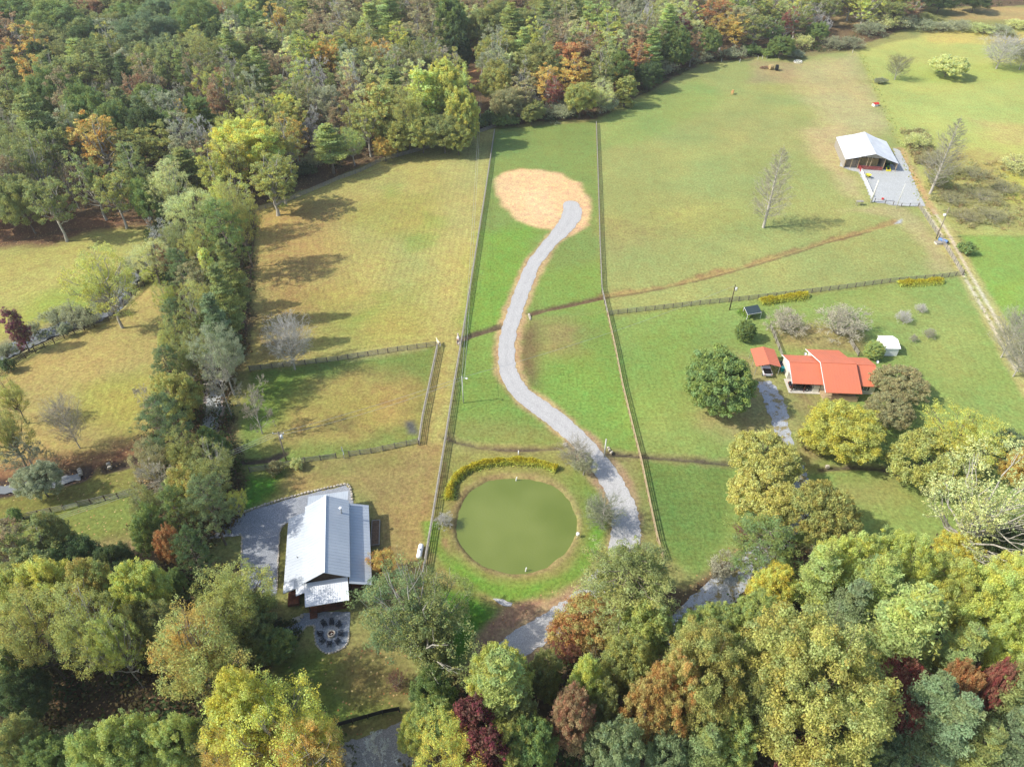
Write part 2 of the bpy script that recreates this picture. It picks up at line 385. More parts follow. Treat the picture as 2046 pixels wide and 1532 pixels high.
# far right fields
patch('1712,104 1760,90 1900,60 2600,60 2600,480 1925,470 1842,402 1780,250', (.33, .345, .10), 2, 1.5)
patch('1780,130 2600,120 2600,150 1770,165', (.27, .33, .08), 6, 5, .6)
patch('1840,60 2600,70 2600,100 1850,85', (.42, .33, .10), 5, 5, .7)
patch('1900,15 2600,10 2600,45 1900,40', (.36, .26, .11), 5, 4, .8)
patch('1800,190 2100,170 2100,260 1830,260', (.31, .36, .11), 8, 6, .6)
patch('1950,240 2100,250 2100,300 1980,280', (.40, .31, .12), 6, 6, .6)
patch('1850,300 1960,300 2100,330 2100,470 1920,465 1840,400', (.29, .26, .09), 5, 5, .8, leaf=.2)
patch('2000,350 2100,340 2100,400 2020,400', (.36, .38, .07), 5, 5, .7)
patch('1920,470 2600,480 2600,1000 2060,800 1990,650 1945,560', (.19, .285, .065), 1.5, 1)
patch('1960,560 2050,560 2050,640 2000,640', (.23, .31, .05), 6, 6, .6)
# woods floor
for q in FOREST: patch(q, FLOOR, 1.5, 2.5, leaf=1.0)
patch('-60,432 300,425 330,450 200,462 80,490 -60,510', (.16, .09, .05), 3, 3, leaf=.7)
patch('925,140 975,130 975,160 930,165', (.42, .22, .10), 2, 2)
patch('1560,120 1560,80 1720,60 1720,95 1600,118', (.16, .12, .06), 3, 3, .6)
patch('1665,30 1720,20 1715,50 1670,50', (.33, .24, .11), 3, 3, .8)
# pad, drive margins, tracks, ditches
PAD = '1003,345 1040,337 1080,339 1120,347 1158,366 1180,395 1183,420 1172,450 1140,470 1110,462 1070,455 1035,440 1003,415 988,388 990,360'
patch(PAD, (.57, .375, .195), 1.3, 1.3)
patch('1020,380 1100,380 1110,430 1050,425', (.62, .43, .24), 4, 5, .6)
DRIVE = [(1141, 408, 2.4), (1143, 428, 3.1), (1128, 455, 2.7), (1097, 488, 2.15), (1067, 527, 1.95), (1046, 577, 1.95), (1030, 620, 1.95), (1016, 668, 1.9),
         (1012, 708, 1.9), (1017, 745, 1.95), (1040, 783, 2.1), (1080, 815, 2.2), (1122, 847, 2.25), (1160, 882, 2.2), (1193, 920, 2.2), (1220, 960, 2.2), (1240, 1000, 2.3),
         (1250, 1040, 2.5), (1249, 1072, 2.6), (1240, 1112, 2.5), (1212, 1155, 2.4), (1175, 1195, 2.2), (1130, 1228, 2.2), (1083, 1258, 2.2), (1036, 1288, 2.2), (990, 1325, 2.2)]
band(' '.join('%g,%g' % (u, v) for u, v, _ in DRIVE[:18]), 3.0, (.42, .28, .15), .9, 1.0, .85)
band(' '.join('%g,%g' % (u, v) for u, v, _ in DRIVE[13:]), 3.3, (.30, .21, .12), .9, 1.0, .85)
band('1205,588 1250,583 1310,573 1380,558 1450,540 1520,520 1590,500 1660,478 1740,457 1790,441', 1.2, (.28, .19, .08), .7, 1.3, .8, dep=.45)
band('1207,596 1250,589 1310,579 1380,564 1450,546 1520,526 1590,505 1660,482 1740,462', .5, (.13, .085, .045), .4, .4, .8)
band('1062,626 1100,616 1150,606 1203,594', .9, (.13, .09, .05), .5, .5, dep=.5)
band('922,676 960,664 1000,652', .9, (.11, .085, .05), .5, .5, dep=.5)
for q in ('893,874 915,882 960,892 1010,897 1060,897 1128,893', '1216,905 1290,911 1380,918 1462,926', '1640,937 1700,932 1760,936 1800,944 1850,955'):
    band(q, 1.4, (.22, .19, .08), .7, 1.2, .65); band(q, .5, (.085, .065, .05), .35, .5, .9, dep=.6)
band('450,920 500,922 540,918 570,905', .8, (.07, .055, .04), .4, .4, dep=.5)
band('-60,985 0,974 60,965 110,958 160,944', 2.4, (.06, .045, .035), .7, .6, dep=1.2)
band('218,932 260,922 310,908', 1.6, (.08, .06, .04), .7, .5, dep=1.0)
CREEK = '-60,735 0,705 40,685 75,668 110,655 150,641 190,628 228,603 250,565 275,535 310,500 340,470'
band(CREEK, 4.2, (.27, .25, .12), 1, 1.2, dep=1.3); band(CREEK, 2.6, (.16, .15, .14), .6, .6)
band('280,445 200,455 120,462 0,490', .8, (.10, .07, .04), .5, .5, .7)  # flat dark strip, shade between forest and field put into the colour
band('1798,300 1825,355 1858,418 1893,474 1932,546 1975,620 2012,690 2040,740 2070,790', 3.0, (.34, .31, .115), .8, .6)
for off in (-9, 6):
    band(' '.join('%g,%g' % (u + off, v) for u, v in ((1858, 418), (1893, 474), (1932, 546), (1975, 620), (2012, 690), (2040, 740))), .42, (.52, .45, .32), .3, .15)
band('1800,298 1822,345 1850,395 1866,425', 1.2, (.42, .26, .13), .8, .9, .7)
band('425,760 428,820 418,865', 2.0, (.34, .30, .27), .5, .5)
band('888,1080 905,1140 960,1185 1000,1203', .5, (.28, .16, .09), .5, .4, .6)
band('890,925 870,1000', .2, (.18, .12, .06), .3, .3, .6)
patch('1795,440 1803,438 1800,446 1788,446', (.30, .32, .34), .5, .4)
PC = P(1030, 1041); PR = 10.75
dp = np.sqrt((GX - PC.x) ** 2 + (GY - PC.y) ** 2) + 1.3 * warp1 + .8 * warpf
ring = sstep(.5 - (np.abs(dp - PR - .4) - .9) / 1.2); blend(ring * .7, (.24, .185, .085))
ring = sstep(.5 - (np.abs(dp - PR - 4.2 + 2 * warp1) - 1.2) / 1.6) * (GY < PC.y); blend(ring * .7, (.11, .23, .03))
GZ = np.where(dp < PR + 2.5, np.minimum(GZ, -1.4 * sstep((PR + .9 - dp) / 2.2)), GZ)
# overall mottling: thin and lush spots of the turf itself
mt = 1 + .22 * fbm(GX, GY, 22, 41) + .16 * fbm(GX, GY, 5, 51); mt2 = fbm(GX, GY, 14, 61)
colr *= mt[..., None]; colr[..., 0] *= 1 + .35 * mt2; colr[..., 1] *= 1 + .08 * mt2
colr = np.clip(colr, .005, .9)
idx = np.arange(nY * nX).reshape(nY, nX)
quads = np.stack([idx[:-1, :-1], idx[:-1, 1:], idx[1:, 1:], idx[1:, :-1]], -1).reshape(-1, 4)
def fast_mesh(name, V, F, smooth=False):
    me = bpy.data.meshes.new(name); F = np.asarray(F, np.int32); k = F.shape[1]
    me.vertices.add(len(V)); me.vertices.foreach_set('co', np.asarray(V, np.float32).ravel())
    me.loops.add(F.size); me.loops.foreach_set('vertex_index', F.ravel())
    me.polygons.add(len(F)); me.polygons.foreach_set('loop_start', np.arange(0, F.size, k, dtype=np.int32))
    me.polygons.foreach_set('loop_total', np.full(len(F), k, np.int32))
    if smooth: me.polygons.foreach_set('use_smooth', np.ones(len(F), bool))
    me.update(calc_edges=True); return me
me = fast_mesh('ground', np.stack([GX, GY, GZ], -1).reshape(-1, 3), quads, True)
a = me.attributes.new('turf', 'FLOAT_COLOR', 'POINT')
a.data.foreach_set('color', np.concatenate([colr, np.ones((nY, nX, 1))], -1).astype(np.float32).ravel())
a = me.attributes.new('aux', 'FLOAT_COLOR', 'POINT')
a.data.foreach_set('color', np.stack([leafm, mowm, mowd / 100, np.ones_like(mowd)], -1).astype(np.float32).ravel())
def ground_material():
    m = bpy.data.materials.new('turf'); N, L = nodes(m); b = N['Principled BSDF']
    b.inputs['Roughness'].default_value = 1; b.inputs['Specular IOR Level'].default_value = 0.05
    tc = N.new('ShaderNodeTexCoord'); a1 = N.new('ShaderNodeAttribute'); a1.attribute_name = 'turf'
    a2 = N.new('ShaderNodeAttribute'); a2.attribute_name = 'aux'; sp = N.new('ShaderNodeSeparateColor'); L.new(a2.outputs['Color'], sp.inputs[0])
    def noise(sc, d=3, r=.65):
        n = N.new('ShaderNodeTexNoise'); n.inputs['Scale'].default_value = sc; n.inputs['Detail'].default_value = d; n.inputs['Roughness'].default_value = r
        L.new(tc.outputs['Object'], n.inputs['Vector']); return n
    n1 = noise(1.6, 4, .75); n2 = noise(.42, 5, .75); n3 = noise(.12, 3)
    v = math_node(N, L, 'ADD', math_node(N, L, 'MULTIPLY', math_node(N, L, 'SUBTRACT', n1.outputs[0], .5), 2.0), 1)
    v = math_node(N, L, 'MULTIPLY', v, math_node(N, L, 'ADD', math_node(N, L, 'MULTIPLY', math_node(N, L, 'SUBTRACT', n2.outputs[0], .5), .75), 1))
    # mower rows follow the distance to the field edge
    wob = math_node(N, L, 'MULTIPLY', math_node(N, L, 'SUBTRACT', n3.outputs[0], .5), .7)
    ph = math_node(N, L, 'MULTIPLY', math_node(N, L, 'ADD', math_node(N, L, 'MULTIPLY', sp.outputs[2], 100), wob), 2 * math.pi / 1.7)
    st = math_node(N, L, 'SINE', ph); st = math_node(N, L, 'MULTIPLY', math_node(N, L, 'MULTIPLY', st, sp.outputs[1]), math_node(N, L, 'MULTIPLY', n2.outputs[0], .26))
    v = math_node(N, L, 'ADD', v, st)
    hs = N.new('ShaderNodeHueSaturation'); L.new(a1.outputs['Color'], hs.inputs['Color']); L.new(v, hs.inputs['Value'])
    L.new(math_node(N, L, 'ADD', .5, math_node(N, L, 'MULTIPLY', math_node(N, L, 'SUBTRACT', n2.outputs[0], .5), .12)), hs.inputs['Hue'])
    # fallen leaves as small specks
    vo = N.new('ShaderNodeTexVoronoi'); vo.inputs['Scale'].default_value = 2.1; L.new(tc.outputs['Object'], vo.inputs['Vector'])
    sc_ = N.new('ShaderNodeSeparateColor'); L.new(vo.outputs['Color'], sc_.inputs[0])
    near = math_node(N, L, 'LESS_THAN', vo.outputs['Distance'], .30)
    thr = math_node(N, L, 'SUBTRACT', 1.0, math_node(N, L, 'MULTIPLY', sp.outputs[0], .5))
    on = math_node(N, L, 'MULTIPLY', near, math_node(N, L, 'GREATER_THAN', sc_.outputs[0], thr))
    mx = N.new('ShaderNodeMix'); mx.data_type = 'RGBA'; L.new(on, mx.inputs[0]); L.new(hs.outputs[0], mx.inputs[6])
    m2 = N.new('ShaderNodeMix'); m2.data_type = 'RGBA'; L.new(sc_.outputs[1], m2.inputs[0]); m2.inputs[6].default_value = (.30, .13, .05, 1); m2.inputs[7].default_value = (.50, .40, .18, 1)
    L.new(m2.outputs[2], mx.inputs[7]); L.new(mx.outputs[2], b.inputs['Base Color'])
    bp = N.new('ShaderNodeBump'); bp.inputs['Strength'].default_value = .6; bp.inputs['Distance'].default_value = .25
    L.new(n1.outputs[0], bp.inputs['Height']); L.new(bp.outputs[0], b.inputs['Normal'])
    return m
tag(link('ground', me, ground_material()), kind='structure')

# ---------------------------------------------------------------- sheets: drives, water
def jitter_poly(pts, step=.6, j=.22, seed=3):
    r = random.Random(seed); out = []
    for i in range(len(pts)):
        a = Vector(pts[i]); b = Vector(pts[(i + 1) % len(pts)]); n = max(1, int((b - a).length / step))
        for k in range(n): out.append(a.lerp(b, k / n) + Vector((r.uniform(-j, j), r.uniform(-j, j))))
    return out
def smooth_line(pts, n=8):
    out = []
    for i in range(len(pts) - 1):
        p0, p1, p2, p3 = pts[max(i - 1, 0)], pts[i], pts[i + 1], pts[min(i + 2, len(pts) - 1)]
        for k in range(n):
            t = k / n
            out.append(tuple(.5 * (2 * b + (c - a) * t + (2 * a - 5 * b + 4 * c - d) * t * t + (3 * b - a - 3 * c + d) * t ** 3) for a, b, c, d in zip(p0, p1, p2, p3)))
    out.append(tuple(pts[-1])); return out
def sheet(name, pts, mat_, z=.03, jit=.22, kind='structure'):
    pts = jitter_poly(pts, j=jit) if jit else [Vector(p) for p in pts]
    me = bpy.data.meshes.new(name); bm = bmesh.new()
    vs = [bm.verts.new((p.x, p.y, z)) for p in pts]; f = bm.faces.new(vs); bmesh.ops.triangulate(bm, faces=[f])
    bm.normal_update()
    for f in bm.faces:
        if f.normal.z < 0: f.normal_flip()
    bm.to_mesh(me); bm.free(); return tag(link(name, me, mat_), kind=kind)
def ribbon(name, pts, mat_, z=.03, jit=.18, cap0=False, seed=5):
    """pts: (x, y, half width)"""
    r = random.Random(seed); L_, R_ = [], []
    for i, p in enumerate(pts):
        a = Vector(pts[max(i - 1, 0)][:2]); b = Vector(pts[min(i + 1, len(pts) - 1)][:2]); d = (b - a).normalized(); n = Vector((-d.y, d.x)); c = Vector(p[:2])
        L_.append(c + n * (p[2] + r.uniform(-jit, jit))); R_.append(c - n * (p[2] + r.uniform(-jit, jit)))
    V = []; F = []; AC = [1.0, -1.0] * len(pts)
    for a, b in zip(L_, R_): V += [(a.x, a.y, z), (b.x, b.y, z)]
    for i in range(len(L_) - 1): F.append((2 * i, 2 * i + 1, 2 * i + 3, 2 * i + 2))
    if cap0:
        c = Vector(pts[0][:2]); n = len(V); a0 = math.atan2((L_[0] - c).y, (L_[0] - c).x); rr = pts[0][2]
        arc = [(c.x + rr * math.cos(a0 + math.pi * k / 10), c.y + rr * math.sin(a0 + math.pi * k / 10), z) for k in range(1, 10)]
        V += arc; AC += [0.0] * 9; F.append(tuple([0] + [n + k for k in range(9)] + [1]))
    mb = MB(); mb.add(V, F); me = bpy.data.meshes.new(name); me.from_pydata(mb.v, [], mb.f); me.update()
    bm = bmesh.new(); bm.from_mesh(me); bm.normal_update()
    for f in bm.faces:
        if f.normal.z < 0: f.normal_flip()
    bm.to_mesh(me); bm.free(); at = me.attributes.new('across', 'FLOAT', 'POINT'); at.data.foreach_set('value', AC)
    return tag(link(name, me, mat_), kind='structure')
def line3(lst): return [(P(u, v).x, P(u, v).y, w) for u, v, w in lst]
ribbon('gravel_driveway', smooth_line(line3(DRIVE), 8), M['gravel'], .05, .22, cap0=True)
sheet('gravel_parking_lot', WP('415,1078 440,1052 475,1030 520,1014 560,1002 620,986 690,970 700,975 706,1005 704,1030 620,1060 580,1040 569,1047 560,1062 557,1090 556,1120 554,1150 552,1185 535,1210 478,1210 482,1140 483,1070 455,1072'), M['gravel_lot'], .05, .12)
sheet('gravel_patio', WP('606,1225 640,1222 700,1222 698,1262 696,1281 689,1291 676,1299 664,1303 653,1305 641,1300 632,1289 629,1275 628,1249 614,1249 609,1257 600,1264 590,1268 570,1269 556,1266 556,1258 575,1252 588,1247 599,1238'), M['gravel_patio'], .06, .05)
sheet('gravel_road', WP('675,1484 715,1476 770,1454 800,1440 826,1455 850,1500 900,1640 650,1640 680,1540 665,1500'), M['gravel_road'], .05, .2)
ribbon('side_gravel_drive', smooth_line(line3([(1524, 762, 1.6), (1538, 785, 2.2), (1552, 815, 2.1), (1560, 850, 1.7), (1574, 905, 1.5), (1600, 960, 1.7), (1596, 1020, 1.8), (1556, 1075, 1.9), (1500, 1125, 2.1), (1440, 1185, 2.5), (1395, 1225, 2.5), (1340, 1290, 2.4)]), 8), M['gravel_grass'], .045, .35)
sheet('barn_gravel_yard', WP('1784,296 1796,299 1812,330 1830,372 1849,413 1795,412 1742,404 1730,372 1716,345 1692,338 1676,332 1682,322 1700,318 1790,330 1792,320'), M['gravel_barn'], .05, .3)
sheet('gravel_patch', WP('985,1196 1000,1195 1022,1204 1020,1211 1000,1209'), M['gravel'], .045, .15)
ribbon('lane', [(x, y, w * .75) for x, y, w in smooth_line(line3([(440, 760, 2), (430, 790, 2.1), (424, 830, 2.1), (414, 868, 2)]), 6)], M['gravel_barn'], .045, .3)
def water_mat(name, col, rough=.12, ripple=.25, col2=None):
    m = mat(name, col, rough, 0, .12, .07, spec=.5, col2=col2, detail=2); N, L = nodes(m); b = N['Principled BSDF']
    n = N.new('ShaderNodeTexNoise'); n.inputs['Scale'].default_value = 2.5; tc = N.new('ShaderNodeTexCoord'); L.new(tc.outputs['Object'], n.inputs['Vector'])
    bp = N.new('ShaderNodeBump'); bp.inputs['Strength'].default_value = ripple; bp.inputs['Distance'].default_value = .03
    L.new(n.outputs[0], bp.inputs['Height']); L.new(bp.outputs[0], b.inputs['Normal']); return m
WATER = water_mat('pond_water', (.17, .205, .048), .14, .6, (.118, .155, .026))  # paler and darker tones in the colour imitate a soft reflection
CRW = water_mat('creek_water', (.16, .17, .17), .2, .6)
sheet('pond_water', [(PC.x + (PR + 1.0) * math.cos(a * math.pi / 48), PC.y + (PR + 1.0) * math.sin(a * math.pi / 48)) for a in range(96)], WATER, -.42, 0)
ribbon('creek_water', smooth_line([(x, y, 2.6) for x, y in WP(CREEK)], 6), CRW, -.62, .5)
ribbon('brook_water', smooth_line([(x, y, 1.1) for x, y in WP('-60,985 0,974 60,965 110,958 158,945')], 6), CRW, -.75, .4)
# ---------------------------------------------------------------- buildings
def to_local(o, ang, p):
    d = Vector((p[0] - o[0], p[1] - o[1])); c, s = math.cos(ang), math.sin(ang)
    return (d.x * c + d.y * s, -d.x * s + d.y * c)
def ribs(mb, a, b, c, d, n, h=.03, w=.045):
    """standing ribs on the roof quad a-b (top edge) to d-c (bottom edge)"""
    a, b, c, d = map(Vector, (a, b, c, d)); nrm = (b - a).cross(d - a).normalized()
    if nrm.z < 0: nrm = -nrm
    for i in range(n + 1):
        t = i / n; p = a.lerp(b, t) + nrm * h / 2; q = d.lerp(c, t) + nrm * h / 2
        mb.bar(p, q, w, h, nrm)
def roof_part(name, m, parent, planes, thick=.12, rib=.6):
    mb = MB()
    for a, b, c, d in planes:      # a,b along the top edge; c,d along the bottom
        q = [Vector(p) for p in (a, b, c, d)]; n = (q[1] - q[0]).cross(q[2] - q[0])
        mb.slab(q if n.z > 0 else q[::-1], thick)
        ribs(mb, a, b, c, d, max(2, int((q[1] - q[0]).length / rib)))
    return mb.build(name, m, parent)
def window(parent, x, y, z, w, h, axis='x', shut=None, frame_m='white'):
    """a window on a wall; axis is the wall's direction, sits 3 cm proud"""
    mb = MB(); g = MB(); t = .05
    def B(q, u0, v0, u1, v1, d0, d1):
        if axis == 'x': q.box(x + u0, y + d0, z + v0, x + u1, y + d1, z + v1)
        else: q.box(x + d0, y + u0, z + v0, x + d1, y + u1, z + v1)
    for r in ((-w / 2, -h / 2, w / 2, -h / 2 + .08), (-w / 2, h / 2 - .08, w / 2, h / 2), (-w / 2, -h / 2 + .08, -w / 2 + .08, h / 2 - .08), (w / 2 - .08, -h / 2 + .08, w / 2, h / 2 - .08), (-w / 2 + .08, -.03, w / 2 - .08, .03)):
        B(mb, *r, -t, t)
    f = mb.build('window', M[frame_m], parent); B(g, -w / 2 + .08, -h / 2 + .08, w / 2 - .08, h / 2 - .08, -t * .5, t * .5); g.build('pane', M['glass'], f)
    if shut:
        for s in (-1, 1):
            q = MB(); B(q, s * (w / 2 + .22) - .17, -h / 2, s * (w / 2 + .22) + .17, h / 2, -t, t); q.build('shutter', M[shut], parent)
# grey metal-roofed house -------------------------------------------------
HA = math.radians(10.7)
h1 = thing('metal_roof_house', 'dark timber house with pale grey metal roof, white porch roof and gravel lot', 'house', (-33.0, 64.0, 0), HA)
mb = MB(); mb.box(.45, .5, 0, 7.05, 15.3, 5.1); mb.build('wall', M['wood_dark'], h1)
for y in (.5, 15.3):
    gb = MB(); gb.add([(.45, y, 5.102), (7.05, y, 5.102), (3.75, y, 7.05), (.45, y + .14 * (1 if y < 5 else -1), 5.102), (7.05, y + .14 * (1 if y < 5 else -1), 5.102), (3.75, y + .14 * (1 if y < 5 else -1), 7.05)], [(0, 1, 2), (3, 5, 4), (0, 3, 4, 1), (1, 4, 5, 2), (2, 5, 3, 0)]); gb.build('gable', M['wood_dark'], h1)
mb = MB(); mb.box(-3.0, 2.2, 0, .44, 15.3, 2.75); mb.box(7.06, 1.0, 0, 10.2, 15.7, 2.75); mb.box(.8, 15.31, 0, 6.8, 19.4, 3.1); mb.build('wing', M['red_wood'], h1)
r = roof_part('roof', M['roof_grey'], h1, [((3.75, -.15, 7.5), (3.75, 15.75, 7.5), (0, 15.75, 5.35), (0, -.15, 5.35)), ((3.76, -.15, 7.5), (3.76, 15.75, 7.5), (7.5, 15.75, 5.35), (7.5, -.15, 5.35))])
mb = MB(); mb.bar((3.755, -.2, 7.53), (3.755, 15.8, 7.53), .36, .06); mb.build('ridge_cap', M['roof_white'], r)
mb = MB(); mb.tube([(6.3, 12.6, 5.9), (6.3, 12.6, 7.3)], .14, 10); ch = mb.build('chimney_pipe', M['steel'], r, True)
mb = MB(); mb.lathe([(.0, .22), (.27, .1), (.28, 0), (.0, 0)], (6.3, 12.6, 7.33), 14); mb.build('chimney_cap', M['roof_white'], ch)
roof_part('side_roof', M['roof_grey'], h1, [((.35, .35, 4.45), (.35, 15.6, 4.45), (-3.3, 15.6, 3.0), (-3.3, .35, 3.0))])
roof_part('side_roof', M['roof_grey'], h1, [((7.2, -.6, 4.35), (7.2, 16.1, 4.35), (10.6, 16.1, 3.0), (10.6, -.6, 3.0))])
roof_part('side_roof', M['roof_white'], h1, [((-1.15, .32, 3.83), (.33, .32, 4.44), (.33, -.85, 4.2), (-1.15, -.85, 3.6))])
roof_part('side_roof', M['roof_white'], h1, [((-1.5, .45, 3.79), (-1.5, 2.0, 3.79), (-3.32, 2.0, 3.06), (-3.32, .45, 3.06))], .03)
roof_part('rear_roof', M['roof_grey'], h1, [((.1, 15.4, 4.7), (7.1, 15.4, 4.7), (7.1, 19.8, 3.5), (.1, 19.8, 3.5))], rib=.4)
roof_part('porch_roof', M['roof_white'], h1, [((.3, .45, 4.7), (7.0, .45, 4.7), (7.0, -3.0, 3.4), (.3, -3.0, 3.4))], rib=.35)
mb = MB(); mb.box(.4, -2.25, .55, 7.0, .48, .7); mb.box(.5, -2.15, 0, 6.9, .3, .54); mb.build('deck', M['red_wood'], h1)
for x in (.6, 2.7, 4.8, 6.8):
    mb = MB(); mb.box(x - .08, -2.15, .7, x + .08, -1.99, 3.6); mb.build('porch_post', M['wood_dark'], h1)
mb = MB()
for x in np.arange(1.7, 6.9, .13): mb.box(x - .02, -2.22, .78, x + .02, -2.18, 1.6)
mb.box(1.6, -2.24, 1.601, 6.95, -2.14, 1.66); mb.box(1.6, -2.23, .7, 6.95, -2.16, .775); mb.build('railing', M['red_wood'], h1)
mb = MB()
for i in range(3): mb.box(.45, -2.26 - .28 * (i + 1), 0, 1.6, -2.262 - .28 * i, .50 - .16 * i)
mb.build('steps', M['red_wood'], h1)
mb = MB(); mb.box(-3.0, -.4, .3, -1.25, 2.0, .9)
for i in range(7): mb.box(-2.95 + i * .24, -.45, .902, -2.78 + i * .24, 1.6, .96)
mb.build('side_steps', M['red_wood'], h1)
for y in (4, 8, 12): window(h1, 10.22, y, 1.6, 1.1, 1.2, 'y'); window(h1, -3.02, y, 1.6, 1.1, 1.2, 'y')
window(h1, 2.2, .48, 2.2, 1.0, 1.3); window(h1, 5.2, .48, 2.2, 1.4, 1.3)
for y in (6.3,):   # white plumbing vent
    mb = MB(); mb.tube([(-1.2, y, 3.7), (-1.2, y, 4.2)], .06, 8); mb.build('vent_pipe', M['black'], h1)
# red metal-roofed house ---------------------------------------------------
RA = math.radians(-3.6)
h2 = thing('red_roof_house', 'cream house with orange red metal roof over three stepped bays and a carport', 'house', (60.3, 116.2, 0), RA)
mb = MB(); mb.box(.8, 4.6, 0, 18.3, 9.4, 2.7); mb.box(14.0, .4, 0, 18.3, 4.598, 2.55); mb.box(6.9, .6, 0, 13.998, 4.597, 2.55); mb.box(7.0, 9.402, 0, 13.0, 12.0, 2.7); mb.build('wall', M['cream'], h2)
for x0, x1 in ((.6, .75), (18.31, 18.45)):
    gb = MB(); gb.add([(x0, .35, 2.72), (x0, 9.5, 2.72), (x0, 4.93, 4.42), (x1, .35, 2.72), (x1, 9.5, 2.72), (x1, 4.93, 4.42)], [(0, 1, 2), (3, 5, 4), (0, 3, 4, 1), (1, 4, 5, 2), (2, 5, 3, 0)]); gb.build('gable', M['white'], h2)
r = roof_part('roof', M['roof_red'], h2, [((.35, 4.93, 4.6), (18.9, 4.93, 4.6), (18.9, -.1, 2.6), (.35, -.1, 2.6)), ((.35, 4.94, 4.6), (18.9, 4.94, 4.6), (19.1, 9.85, 2.8), (.35, 9.85, 2.8))])
mb = MB(); mb.bar((.35, 4.935, 4.64), (18.9, 4.935, 4.64), .3, .05); mb.build('ridge_cap', M['roof_red'], r)
r2 = roof_part('bay_roof', M['roof_red'], h2, [((6.7, 4.2, 5.35), (14.3, 4.2, 5.35), (14.3, -2.7, 2.6), (6.7, -2.7, 2.6)), ((6.7, 4.21, 5.35), (14.3, 4.21, 5.35), (13.6, 12.4, 2.75), (6.3, 12.4, 2.75))])
mb = MB(); mb.bar((6.7, 4.205, 5.39), (14.3, 4.205, 5.39), .3, .05); mb.build('ridge_cap', M['roof_red'], r2)
for a, b in (((6.66, 4.2, 5.3), (6.66, -2.7, 2.55)), ((6.66, 4.2, 5.3), (6.26, 12.4, 2.7)), ((.31, 4.93, 4.55), (.31, -.1, 2.55)), ((.31, 4.93, 4.55), (.31, 9.85, 2.75))): MB().bar(a, b, .06, .2).build('fascia', M['white'], h2)
mb = MB(); mb.box(.2, -.25, 0, 6.88, 4.58, .1); mb.build('slab', M['concrete'], h2)
for x, y in ((.7, .2), (3.4, .2)):
    mb = MB(); mb.box(x - .06, y - .06, .1, x + .06, y + .06, 2.58); mb.build('carport_post', M['red_wood'], h2)
mb = MB(); mb.box(6.9, -2.4, 0, 14.1, .59, .6); mb.build('deck', M['wood_tan'], h2)
mb = MB()
for x in np.arange(7.0, 14.1, .16): mb.box(x - .02, -2.4, .61, x + .02, -2.36, 1.5)
mb.box(6.95, -2.42, 1.501, 14.1, -2.34, 1.56); mb.build('railing', M['wood_tan'], h2)
mb = MB(); mb.box(5.3, .3, .11, 6.6, 1.6, 1.9); mb.build('storage_cabinet', M['cream'], h2)
window(h2, 16.2, .39, 1.55, .95, 1.1, 'x', 'black'); window(h2, 9, 12.02, 1.6, 1, 1.1); window(h2, 3, 9.42, 1.6, 1, 1.1); window(h2, 18.32, 3, 1.5, .9, 1.0, 'y')
# small red carport ----------------------------------------------------------
cp = thing('carport', 'open carport with orange red gable roof beside the red roofed house', 'carport', (54.4, 122.0, 0), math.radians(-3))
roof_part('roof', M['roof_red'], cp, [((2.75, 0, 3.35), (2.75, 6.4, 3.35), (0, 6.4, 2.6), (0, 0, 2.6)), ((2.76, 0, 3.35), (2.76, 6.4, 3.35), (5.5, 6.4, 2.6), (5.5, 0, 2.6))], .05)
for x in (.2, 5.3):
    for y in (.2, 3.2, 6.2):
        mb = MB(); mb.box(x - .04, y - .04, 0, x + .04, y + .04, 2.55); mb.build('post', M['steel'], cp)
# white shed
sh = thing('garden_shed', 'small white metal shed with white gable roof on the lawn', 'shed', (86.35, 129.2, 0), math.radians(-1.5))
mb = MB(); mb.box(0, 0, 0, 3.2, 4.7, 2.2); mb.build('wall', M['white'], sh)
roof_part('roof', M['tank_white'], sh, [((-.15, 2.35, 3.05), (3.35, 2.35, 3.05), (3.35, -.2, 2.25), (-.15, -.2, 2.25)), ((-.15, 2.36, 3.05), (3.35, 2.36, 3.05), (3.35, 4.9, 2.25), (-.15, 4.9, 2.25))], .05)
for x in (.02, 3.1):
    gb = MB(); gb.add([(x, .1, 2.21), (x, 4.6, 2.21), (x, 2.35, 2.95), (x + .08, .1, 2.21), (x + .08, 4.6, 2.21), (x + .08, 2.35, 2.95)], [(0, 1, 2), (3, 5, 4), (0, 3, 4, 1), (1, 4, 5, 2), (2, 5, 3, 0)]); gb.build('gable', M['white'], sh)
window(sh, -.02, 3.4, 1.5, .6, .6, 'y', None, 'wood')
mb = MB(); mb.box(-.06, 1.0, .1, -.01, 2.3, 2.0); mb.build('door', M['cream'], sh)
